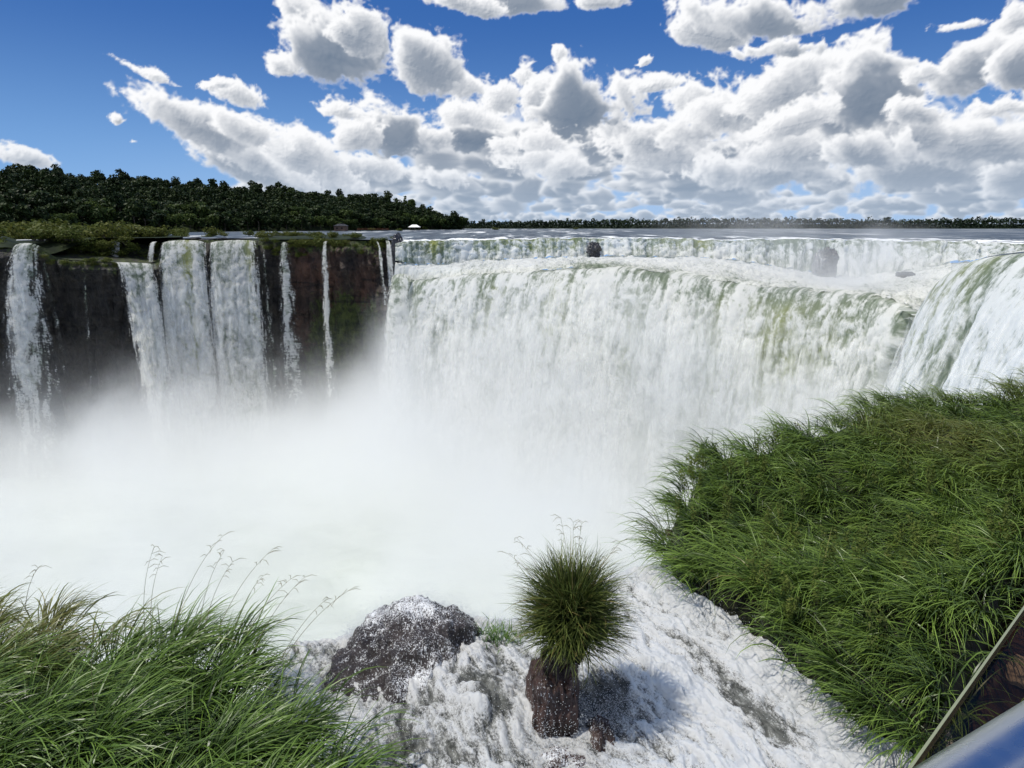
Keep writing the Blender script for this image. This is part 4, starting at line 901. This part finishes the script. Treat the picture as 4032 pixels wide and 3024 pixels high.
def turf(name, poly, gz, n, rg, L, W_, lean_az, mat, olive, wind=.5, pw=0.):
    P_ = np.array(poly); x0, y0 = P_.min(0); x1, y1 = P_.max(0)
    X = rg.uniform(x0, x1, n * 6); Y = rg.uniform(y0, y1, n * 6); k = inpoly(X, Y, poly)
    if pw: k &= rg.uniform(size=len(X)) < np.clip((7.5 / np.maximum(np.hypot(X, Y + 2), 7.5)) ** pw, 0, 1)
    k &= fbm(X / 1.25, Y / 1.25, 6.6, 3) > -.30
    X, Y = X[k][:n], Y[k][:n]; n = len(X)
    # tussocks: most roots gather round a tuft centre and splay away from it
    sp = .60; gx, gy = np.floor(X / sp), np.floor(Y / sp); hx = np.sin(gx * 127.1 + gy * 311.7) * 43758.5; hy = np.sin(gx * 269.5 + gy * 183.3) * 43758.5
    tcx, tcy = (gx + .5 + .7 * (hx - np.floor(hx) - .5)) * sp, (gy + .5 + .7 * (hy - np.floor(hy) - .5)) * sp
    loose = rg.uniform(size=n) < .13; rr = np.abs(rg.normal(0, .145, n)); ra = rg.uniform(0, 6.283, n)
    X2 = np.where(loose, X, tcx + rr * np.cos(ra)); Y2 = np.where(loose, Y, tcy + rr * np.sin(ra)); splay = np.where(loose, 0, np.clip(rr / .2, 0, 1.2)); th_t = hx - np.floor(hx)
    h = .5 + .5 * fbm(X / .9, Y / .9, 4.1, 3); h2 = fbm(X / 2.4, Y / 2.4, 1.4, 2)
    ln = L * rg.uniform(.62, 1.12, n) * (.80 + .35 * h + .28 * h2)
    az = lean_az + .9 * fbm(X / 1.1, Y / 1.1, 9.1, 3) * 1.5 + rg.normal(0, .35, n); ln = ln * (.82 + .36 * th_t)
    ax_, ay_ = np.cos(az) * wind * 1.35 + np.cos(ra) * splay, np.sin(az) * wind * 1.35 + np.sin(ra) * splay; az = np.arctan2(ay_, ax_)
    th0 = np.clip(rg.normal(.25, .16, n) + .25 * wind, 0, 1.1); th1 = rg.normal(1.85, .38, n) + .35 * wind + .35 * fbm(X / .8, Y / .8, 3.3, 2)
    dist = np.hypot(X, Y); wd = W_ * rg.uniform(.55, 1.25, n) * (1 + .022 * np.maximum(dist - 7, 0))
    V, f, tip, m = blades(np.stack([X2, Y2, gz(X2, Y2) - .02], 1), az, ln, th0, th1, wd, rg)
    rnd = np.repeat(np.clip(rg.uniform(0, 1, n) * .6 + .2 * (.5 + fbm(X / .7, Y / .7, 5.5, 2)) + .25 * th_t, 0, 1), m)
    pt = np.repeat(np.clip(olive(X, Y), 0, 1) * rg.uniform(.3, 1, n), m)
    o = mesh(name, V, f, mat, None, True, {'tip': tip, 'rnd': rnd, 'patch': pt}); tag(o, kind='stuff')
    return o
def bank(name, poly, gz, res, drop=1.2):
    P_ = np.array(poly); x0, y0 = P_.min(0) - .6; x1, y1 = P_.max(0) + .6
    xs = np.arange(x0, x1, res); ys = np.arange(y0, y1, res); X, Y = np.meshgrid(xs, ys, indexing='ij')
    ins = inpoly(X.ravel(), Y.ravel(), poly).reshape(X.shape).astype(float); w = int(.35 / res)
    sm = ins
    for _ in range(2):
        c = np.cumsum(np.pad(sm, ((w + 1, w), (0, 0)), mode='edge'), 0); sm = (c[2 * w + 1:] - c[:-2 * w - 1]) / (2 * w + 1)
        c = np.cumsum(np.pad(sm, ((0, 0), (w + 1, w)), mode='edge'), 1); sm = (c[:, 2 * w + 1:] - c[:, :-2 * w - 1]) / (2 * w + 1)
    Z = gz(X, Y) - drop * (1 - ss(.1, .75, sm)) + .05 * fbm(X * 3, Y * 3, .2, 3)
    Z = Z - 6. * ss(.12, .0, sm)
    f = gridfaces(len(xs), len(ys)); f = f[sm.ravel()[f].max(1) > .004]
    return tag(mesh(name, np.stack([X, Y, Z], -1).reshape(-1, 3), f, M['soil']), kind='structure')
rgg = np.random.default_rng(21)
bank('left_bank', POLY_L, gz_L, .08); bank('right_bank', POLY_R, gz_R, .10)
turf('left_bank_grass', POLY_L, gz_L, 16500, rgg, .86, .0180, .35, M['grassL'], lambda x, y: 1.3 * ss(-4.4, -5.2, x) * ss(5.6, 6.3, y) + .15 * ss(.2, .5, fbm(x, y, 3., 2)), .55)
turf('right_bank_grass', POLY_R, gz_R, 54000, rgg, .92, .0165, math.pi + .22, M['grassR'], lambda x, y: .9 * np.exp(-(((x - 9.6) / 1.2) ** 2 + ((y - 13.2) / 1.6) ** 2)) + .7 * ss(15.5, 18, y) + .5 * ss(.25, .5, fbm(x / 1.5, y / 1.5, 3., 3)), .6, .9)

def tuft():
    rg = np.random.default_rng(12); n = 3600; base = np.array([.64, 6.08, -.44])
    t = empty('grass_tuft', base, label='round spiky grass tuft growing on the wet brown rock amid the rapids', cat='grass tuft')
    r = .13 * np.sqrt(rg.uniform(0, 1, n)); a = rg.uniform(0, 6.283, n)
    az = a + rg.normal(0, .5, n); th0 = np.abs(rg.normal(.12, .36, n)); th1 = th0 + rg.uniform(.2, 1.6, n); ln = rg.uniform(.58, .92, n) * (1 - .10 * th0)
    low = rg.uniform(size=n) < .34; th0 = np.where(low, rg.uniform(.9, 1.45, n), th0); th1 = np.where(low, th0 + rg.uniform(.2, .8, n), th1); ln = np.where(low, ln * .78, ln)
    V, f, tip, m = blades(np.stack([r * np.cos(a), r * np.sin(a), rg.uniform(.05, .42, n)], 1), az, ln, th0, th1, .0115 * rg.uniform(.6, 1.3, n), rg, 6, .5, .6)
    mesh('blades', V, f, M['tuft'], t, True, {'tip': tip, 'rnd': np.repeat(rg.uniform(0, 1, n), m), 'patch': np.zeros(len(V))})
    # dark matted root mass
    th = np.linspace(0, np.pi, 24); ph = np.linspace(0, 2 * np.pi, 40); T_, P_ = np.meshgrid(th, ph, indexing='ij'); d = np.stack([np.sin(T_) * np.cos(P_), np.sin(T_) * np.sin(P_), np.cos(T_)], -1)
    rr = 1 + .5 * fbm(d[..., 0] * 3, d[..., 1] * 3, d[..., 2] * 3, 4); Vr = d * rr[..., None] * np.array([.17, .16, .36]) + np.array([0, 0, .12]); mesh('root_mass', Vr.reshape(-1, 3), gridfaces(24, 40), M['soil'], t)
    for k, (az_, lean, L) in enumerate(((2.0, .10, 1.30), (1.2, .16, 1.22), (2.6, .55, 1.22), (2.9, .62, 1.15), (.4, .45, 1.15), (1.5, .05, 1.25))):
        stalk('seed_stalk', (0, 0, .3), az_, lean, lean + .35, L * .88, rg, t)
def stalk(name, root, az, th0, th1, L, rg, parent=None, label=None, group=None):
    n = 14; t = np.linspace(0, 1, n); p = [np.array(root, float)]
    for k in range(1, n):
        th = th0 + (th1 - th0) * t[k] ** 1.6; p.append(p[-1] + np.array([math.sin(th) * math.cos(az), math.sin(th) * math.sin(az), math.cos(th)]) * L / (n - 1))
    p = np.array(p); a = Acc(); V, f = tube(p, np.linspace(.0032, .0014, n), 5); a.add(V, f)
    h = Acc(); d0 = p[-1] - p[-2]; d0 /= np.linalg.norm(d0)
    for k in range(7):
        q = p[-1 - (k // 2)]; a2 = rg.uniform(0, 6.28); out = np.array([math.cos(a2), math.sin(a2), rg.uniform(-.35, .3)]); l = rg.uniform(.05, .12)
        br = np.array([q, q + d0 * l * .3 + out * l * .5, q + d0 * l * .3 + out * l + np.array([0, 0, -.02])]); V, f = tube(br, np.array([.0016, .003, .0012]), 4); h.add(V, f)
    if parent is None:
        o = a.build(name, M['stalk'], None, True); tag(o, label, 'seed stalk', group); h.build('seed_head', M['stalk'], o, True)
    else:
        o = a.build(name, M['stalk'], parent, True); h.build('seed_head', M['stalk'], o, True)
tuft()
def stalks():
    rg = np.random.default_rng(31)
    tips = [((316, 1330), (318, 1180), 'tall upright seed stalk with level side sprigs, leftmost of the tall ones'), ((330, 1330), (338, 1200), 'thin upright seed stalk close to the tall leftmost one'), ((400, 1300), (466, 1152), 'long bowed seed stalk curving up to the right'), ((440, 1320), (472, 1185), 'thick feathery seed head, densest of the left bank'), ((455, 1320), (492, 1210), 'seed stalk leaning beside the densest feathery head'),
            ((500, 1310), (578, 1178), 'long straight seed stalk slanting right, tallest right of the feathery heads'), ((520, 1330), (560, 1240), 'short seed stalk under the tall slanting one'), ((555, 1340), (620, 1245), 'slanting seed stalk with two drooping sprigs'), ((570, 1370), (646, 1240), 'slanting seed stalk above the grassy shoulder of the left bank'), ((630, 1390), (700, 1285), 'low seed stalk near the wet dark rock, left of the last one'), ((645, 1385), (742, 1268), 'seed stalk nearest the wet dark rock, drooping at the tip'), ((60, 1290), (75, 1225), 'short pale stalk over the olive grass at the far left'), ((205, 1500), (195, 1360), 'pale jointed stem standing in front of the left grass')]
    for (b, tp, lab) in tips:
        Y = 6.1 if b[0] > 300 else 6.0
        if b[0] > 540: Y = 5.75
        if b[0] > 620: Y = 5.4
        if b[1] > 1450: Y = 4.9
        r = P(b[0] * K, b[1] * K, Y); e = P(tp[0] * K, tp[1] * K, Y + .05); d = e - r; L = np.linalg.norm(d); th = math.acos(d[2] / L); az = math.atan2(d[1], d[0])
        r = r - d * .35; L *= 1.35
        stalk('seed_stalk', r, az, th - .10, th + .28, L * 1.0, rg, None, lab, 'seed stalks over the left bank')
stalks()

def weeds():
    rg = np.random.default_rng(77); a = Acc(); n = 0; w = .03
    while n < 110:
        x, y = rg.uniform(2.6, 14), rg.uniform(5.5, 12.5)
        if not inpoly(np.array([x]), np.array([y]), POLY_R)[0] or fbm(np.array([x / 1.6]), np.array([y / 1.6]), 12., 2)[0] < .08: continue
        n += 1; h = rg.uniform(.55, .95); c = np.array([x, y, gz_R(np.array([x]), np.array([y]))[0]]); tip = c + np.array([rg.normal(-.12, .1), rg.normal(0, .1), h])
        for k in range(12):
            q = c + (tip - c) * rg.uniform(.45, 1); V, f, r = leafcloud(7, [(*q, .06, .06, .07, 1)], .028, rg, .6, .4); a.add(V, f, rnd=r)
        V, f = tube(np.array([c, (c + tip) / 2, tip]), np.array([.004, .003, .001]), 4); a.add(V, f, rnd=.5)
    m = mat_leaf('weed_leaves', (.06, .09, .02), (.11, .15, .03), (.17, .17, .05), .35, .5); tag(a.build('weeds', m), kind='stuff')
weeds()
def leafy_shrubs():
    rg = np.random.default_rng(14)
    for (u0, u1, vt, vb, Y, lab, mt) in ((690, 722, 437, 470, 13.4, 'small leafy green bush at the outer left edge of the right grass bank', ((.03, .055, .014), (.06, .10, .025), (.10, .14, .04))), (752, 816, 420, 458, 14.2, 'olive-brown leafy bush rising above the grass on the right bank', ((.045, .05, .014), (.09, .10, .026), (.14, .12, .045)))):
        c = P((u0 + u1) / 2, vb, Y); top = P((u0 + u1) / 2, vt, Y); h = top[2] - c[2]; w = (u1 - u0) / 640 * Y * .5
        t = empty('leafy_bush', c, label=lab, cat='bush'); a = Acc(); b = Acc()
        for k in range(46):
            a_ = rg.uniform(0, 6.28); r = w * math.sqrt(rg.uniform(0, 1)); e = np.array([r * math.cos(a_), r * math.sin(a_) * .7, h * rg.uniform(.55, 1.08) * (1 - .35 * (r / w) ** 2)])
            pth = np.array([e * np.array([.55, .55, 0]) + np.array([0, 0, -.2]), e * np.array([.8, .8, .55]), e]); V, f = tube(pth, np.array([.006, .004, .002]), 4); b.add(V, f)
            V, f, r_ = leafcloud(26, [(*(e * .9), .07, .07, .10, 1), (*(e * np.array([.85, .85, .62])), .09, .09, .16, 1)], .026, rg, .4, .45); a.add(V, f, rnd=r_)
        m = mat_leaf('bush_leaves', *mt, .3, .45); a.build('foliage', m, t); b.build('stem', M['bark'], t, True)
leafy_shrubs()

# ------------------------------------------------------------------ rapids at our feet
def lip_y(x): return np.interp(x, [-3, -1.2, -.5, .2, .7, 1.2, 2.0, 2.6], [7.2, 7.4, 7.6, 7.75, 8.2, 8.75, 9.15, 9.3])
def water_z(x, y):
    z = -1.13 - .06 * (y - 5) + .10 * fbm(x / 1.3, y / 1.6, .2, 3)
    z = z + .22 * np.exp(-(((x + .55) / .55) ** 2 + ((y - 6.4) / .9) ** 2))                  # heaped over the hidden rock
    z = z + .20 * np.exp(-(((x + .25) / .30) ** 2 + ((y - 5.9) / .5) ** 2)) - .16 * np.exp(-(((x - 1.02) / .26) ** 2 + ((y - 6.25) / .4) ** 2))
    d = np.maximum(y - lip_y(x) + .25 * fbm(x * 1.1, y * .3, 3., 3), 0)
    return z - .75 * d ** 2 - .18 * d
def rapids():
    xs = np.arange(-2.9, 4.5, .0135); ys = np.concatenate([np.arange(4.1, 10.2, .0145)]); X, Y = np.meshgrid(xs, ys, indexing='ij')
    z = water_z(X, Y)
    side = ss(.2, 1.4, X)
    fx = -.38 * side - .55 * (1 - side); fy = np.sqrt(1 - fx ** 2)
    Sx = X * fy - Y * fx; Sy = X * fx + Y * fy
    wq = .30 * fbm(X / .8, Y / .8, 4., 3); 
    b1 = billow((Sx + wq) / .50, Sy / 1.4, 1.2, 3, .6); b2 = billow((Sx + .7 * wq) / .15, (Sy + wq) / .30, 3.2, 3, .62); b3 = fbm(Sx / .045, Sy / .12, 5.2, 3, .6)
    rid = 1 - np.abs(fbm((Sx + wq) / .30, Sy / 2.4, 7.7, 3)) * 2.4
    z = z + .13 * (b1 - .4) + .075 * (b2 - .4) + .016 * b3 + .04 * np.clip(rid, 0, 1) ** 3
    foam = .45 + .60 * (b1 - .42) + .34 * (b2 - .42) + .28 * np.clip(rid, 0, 1) ** 2 + .16 * ss(.8, 2.2, X)
    foam -= .95 * np.exp(-(((X - 1.02) / .28) ** 2 + ((Y - 6.3) / .42) ** 2))                # tuft's shadow on the water, painted in by thinning the foam
    foam -= .42 * np.exp(-(((X + .30) / .42) ** 2 + ((Y - 5.9) / .9) ** 2)) * (.6 + .9 * fbm(X / .3, Y / .5, 8., 3)) + .25 * np.exp(-(((X + 1.1) / .5) ** 2 + ((Y - 5.4) / .6) ** 2)) 
    foam -= .38 * np.clip(fbm(Sx / .33, Sy / 2.2, 9.3, 3) - .12, 0, 1) * 2 * ss(1.2, 2.0, X)
    foam -= .42 * np.exp(-((X - 2.35 + .42 * (Y - 7.0)) / .16) ** 2) * ss(5.2, 5.8, Y) * ss(8, 7, Y)
    foam += .35 * ss(0, .5, Y - lip_y(X))
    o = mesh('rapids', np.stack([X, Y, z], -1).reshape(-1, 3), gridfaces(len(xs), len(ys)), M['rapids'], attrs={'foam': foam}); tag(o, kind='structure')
rapids()
def near_rocks():
    rk = rock('wet_rock', (-1.30, 7.05, -1.80), (1.0, 1.06, 1.02), 11, M['rockL'], 'large dark rock under a veil of splashing water beside the left grass bank', n=120, rough=.28, boxy=.25,
              foamf=lambda V: .10 + .30 * ss(.55, .95, V[..., 2]) * ss(-.2, .6, V[..., 1]) + .55 * ss(.25, 1.0, V[..., 0]) * ss(.2, -.6, V[..., 1]) + .25 * fbm(V[..., 0] * 2, V[..., 1] * 2, V[..., 2] * .7, 3) - .02)
    rk.rotation_euler = (R(8), R(-16), R(-12))
    rock('wet_rock', (.44, 5.98, -1.47), (.30, .44, 1.02), 17, M['rockT'], 'upright brown rock streaming with water beneath the round grass tuft', n=110, rough=.34, boxy=.38, foamf=lambda V: -.02 + .55 * ss(-.1, -.55, V[..., 2]) * ss(.1, -.25, V[..., 0]) + .30 * fbm(V[..., 0] * 5, V[..., 1] * 5, V[..., 2] * 2, 3) + .25 * ss(-.35, -.8, V[..., 2]))
    rock('wet_rock', (.93, 5.66, -1.52), (.16, .30, .50), 19, M['rockT'], 'small pointed wet rock in the foam right of the upright brown rock', n=80, rough=.25, boxy=.3, foamf=lambda V: .08 + .3 * fbm(V[..., 0] * 6, V[..., 1] * 6, V[..., 2] * 3, 3))
    rock('wet_rock', (.50, 5.25, -1.62), (.42, .34, .52), 23, M['rockT'], 'low broken rock awash at the bottom edge below the upright brown rock', n=90, rough=.35, boxy=.4, foamf=lambda V: .30 + .35 * fbm(V[..., 0] * 6, V[..., 1] * 6, V[..., 2] * 3, 3))
    # tender green plants washed by the spray
    rg = np.random.default_rng(3); n = 260; X = rg.normal(-.18, .17, n); Y = rg.normal(7.35, .12, n)
    V, f, tip, m = blades(np.stack([X, Y, water_z(X, Y) - .02], 1), rg.uniform(0, 6.28, n), rg.uniform(.10, .26, n), rg.uniform(.1, .5, n), rg.uniform(.6, 1.5, n), .012 * np.ones(n), rg, 4)
    mg = mat_grass('washed_plants', (.05, .12, .02), (.12, .24, .04), (.22, .34, .08), (.2, .3, .1)); o = mesh('water_weed', V, f, mg, None, True, {'tip': tip, 'rnd': np.repeat(rg.uniform(0, .9, n), m), 'patch': np.zeros(len(V))})
    tag(o, kind='stuff')
near_rocks()
def spray():
    rg = np.random.default_rng(44); pts = []; rad = []
    def add(x, y, z, r): pts.append(np.stack([x, y, z], 1)); rad.append(r)
    n = 15000; x = rg.uniform(-2.2, 4.0, n); y = rg.uniform(4.2, 9.4, n); k = y < lip_y(x) + .4; x, y = x[k], y[k]; cl = fbm(x * 2.2, y * 2.2, .5, 3) > -.1; x, y = x[cl], y[cl]
    add(x, y, water_z(x, y) + rg.exponential(.085, len(x)) + .02, rg.uniform(  .0014, .0042, len(x)))
    n = 11000; x = rg.uniform(-.7, 2.5, n); y = lip_y(x) + rg.normal(.05, .22, n); add(x, y, water_z(x, y) + rg.exponential(.12, n), rg.uniform(  .002, .0055, n))       # along the brink
    n = 22000; a = rg.uniform(0, 1, n); x = np.interp(a, [0, .25, .5, .75, .9, 1], [-2.50, -2.15, -1.70, -1.15, -.72, -.50]) + rg.normal(0, .05, n)                       # crown of drops round the dark rock
    zt = np.interp(a, [0, .25, .5, .75, .9, 1], [-1.75, -1.36, -1.12, -.93, -1.02, -1.35]); y = 7.50 + rg.normal(0, .20, n)
    cr = .5 + fbm(a * 26, 0 * a, 2., 3); add(x, y, zt - .05 + rg.exponential(.075, n) * (.5 + cr), rg.uniform(  .0022, .006, n))
    n = 2500; x = rg.normal(1.0, .22, n); y = rg.normal(5.95, .18, n); add(x, y, water_z(x, y) + rg.exponential(.14, n), rg.uniform(.002, .005, n))
    n = 2500; x = rg.normal(.3, .35, n); y = rg.normal(5.35, .2, n); add(x, y, -1.15 + rg.exponential(.16, n), rg.uniform(.002, .005, n))
    p = np.concatenate(pts); r = np.concatenate(rad); O = np.array([(1, 0, 0), (-1, 0, 0), (0, 1, 0), (0, -1, 0), (0, 0, 1.3), (0, 0, -1.3)])
    V = p[:, None] + O[None] * r[:, None, None]; F_ = np.array([(0, 2, 4), (2, 1, 4), (1, 3, 4), (3, 0, 4), (2, 0, 5), (1, 2, 5), (3, 1, 5), (0, 3, 5)])
    f = (np.arange(len(p))[:, None, None] * 6 + F_[None]).reshape(-1, 3)
    m, q = newmat('flying_drops'); b = principled(q, Base_Color=(.85, .88, .9), Roughness=.15); t = q.n('ShaderNodeBsdfTranslucent', ins={'Color': (.85, .88, .9, 1)}); surf(q, q.n('ShaderNodeMixShader', ins={0: .45, 1: b, 2: t}))
    tag(mesh('spray_drops', V.reshape(-1, 3), f, m), kind='stuff')
spray()

# ------------------------------------------------------------------ railing, glass and the stand-ins for its reflections
def railing():
    dirH = np.array([math.sin(R(63)), math.cos(R(63)), 0]); eye = np.array([0, 0, CAMH])
    c = eye + ray(1004, 793) * .40
    m, q = newmat('brushed_steel'); n = q.noise(q.map(q.obj(), (60, 60, 60)), 1., 3, .6); n2 = q.noise(q.obj(), 9., 4, .6)
    surf(q, principled(q, Base_Color=q.mix(n2, (.42, .45, .50), (.60, .62, .65)), Metallic=1., Roughness=q.mr(n2, .3, .7, .22, .38), Normal=q.bump(n, .06, .002)))
    path = np.array([c + dirH * t for t in np.linspace(-3.2, 5.2, 60)]); V, f = tube(path, .033, 48)
    o = mesh('handrail', V, f, m, None, True)
    for t in (-1.6, 2.3, 4.6):
        V, f = tube(np.array([c + dirH * t + np.array([0, 0, z_]) for z_ in (-.03, -.6, -1.35)]), .024, 24); mesh('post', V, f, m, o, True)
    tag(o, 'smooth steel handrail tube crossing the bottom right corner', 'handrail')
    B = eye + ray(918, 762) * .74; T_ = eye + ray(1046, 580) * 1.12
    e = T_ - B; nrm = np.cross(e, dirH); nrm /= np.linalg.norm(nrm); th = .014
    t = empty('glass_panel', B, label='clear glass panel with a pale cut edge behind the steel handrail', cat='glass panel')
    def slab(name, s0, s1, mat, thk, e0=-.25, e1=1.15):
        V = [e * a + dirH * b + nrm * c_ for a in (e0, e1) for b in (s0, s1) for c_ in (-thk / 2, thk / 2)]
        return mesh(name, np.array(V), np.array([(0, 1, 3, 2), (4, 6, 7, 5), (0, 4, 5, 1), (2, 3, 7, 6), (0, 2, 6, 4), (1, 5, 7, 3)]), mat, t, False)
    mg, q = newmat('brown_tint_glass'); tr = q.n('ShaderNodeBsdfTransparent', ins={'Color': (.60, .54, .46, 1)}); gl = q.n('ShaderNodeBsdfGlossy', ins={'Color': (1, 1, 1, 1), 'Roughness': .03})  # brown tint stands in for dark reflections in the pane
    lw = q.n('ShaderNodeFresnel', ins={'IOR': 1.45}); surf(q, q.n('ShaderNodeMixShader', ins={0: q.m('MULTIPLY', lw.outputs[0], .10), 1: tr, 2: gl}))
    slab('pane', .0035, 1.5, mg, th)
    me, q = newmat('glass_edge'); surf(q, principled(q, Base_Color=(.22, .24, .15), Roughness=.25)); slab('edge', -.010, .0032, me, th + .001)
    # brown bank, stone and water added to stand in for reflections in the glass
    poly = [(7.55, 8.2), (13, 12.2), (15, 8), (15, 4), (3.2, 3.4), (3.95, 4.6), (4.35, 4.95), (4.85, 5.8)]
    xs = np.arange(3.2, 15, .06); ys = np.arange(3.2, 12.4, .06); X, Y = np.meshgrid(xs, ys, indexing='ij')
    d = (Y - 5.95) - .30 * (X - 5.2) + .25 * fbm(X, Y, 1., 3)                                 # >0 : bank, <0 : water's edge
    Z = -1.62 + .62 * ss(-.1, .5, d) + .3 * ss(.3, 1.6, d) + .10 * fbm(X * 1.6, Y * 1.6, 2., 4) - 1.5 * ss(.3, -.5, (X - 4.6) - (Y - 5.7) * 1.1)
    mb = mat_simple('reflection_mud', (.020, .010, .007), (.060, .032, .022), 1.6, .55, .6)
    tag(mesh('reflection_bank', np.stack([X, Y, Z], -1).reshape(-1, 3), gridfaces(len(xs), len(ys)), mb), kind='structure')
    xs = np.arange(4.2, 15, .05); ys = np.arange(3.2, 7.6, .05); X, Y = np.meshgrid(xs, ys, indexing='ij'); Z = -1.50 + .03 * fbm(X * 2, Y * 5, .4, 4)
    fo = .12 + .6 * np.exp(-(((Y - 5.95) - .30 * (X - 5.2) + .25) / .10) ** 2) + .25 * fbm(X * .8, Y * 4, 3., 3)
    ms, q = newmat('reflection_water'); nn = q.noise(q.map(q.pos(), (1, 4, 1)), 2., 5, .6); b = principled(q, Base_Color=q.mix(q.mr(q.m('ADD', q.attr('foam').outputs['Fac'], q.m('MULTIPLY', q.m('SUBTRACT', nn, .5), .5)), .1, .8), (.16, .17, .145), (.62, .65, .63)), Roughness=.45, Normal=q.bump(nn, .4, .03)); b.inputs['Specular IOR Level'].default_value = .25; surf(q, b)
    k = (X - 4.9) - (Y - 5.7) * 1.1 > 0; Z = np.where(k, Z, -2.6)
    tag(mesh('reflection_water', np.stack([X, Y, Z], -1).reshape(-1, 3), gridfaces(len(xs), len(ys)), ms, attrs={'foam': fo}), kind='structure')
    rock('stone', PZ(1022, 672, -1.15), (.27, .21, .17), 29, mat_simple('tan_stone', (.16, .12, .09), (.34, .27, .21), 3., .7, .5), 'tan stone added behind the glass at right to stand in for a reflection', n=60, rough=.3)
railing()

S.view_settings.view_transform = 'Standard'; S.view_settings.look = 'None'; S.view_settings.exposure = 0
cy = S.cycles
cy.max_bounces = 10; cy.diffuse_bounces = 4; cy.glossy_bounces = 3; cy.transmission_bounces = 6; cy.transparent_max_bounces = 16; cy.volume_bounces = 6
cy.volume_step_rate = 3.; cy.volume_max_steps = 64
cy.use_denoising = True; cy.denoiser = 'OPENIMAGEDENOISE'
cy.sample_clamp_indirect = 6.
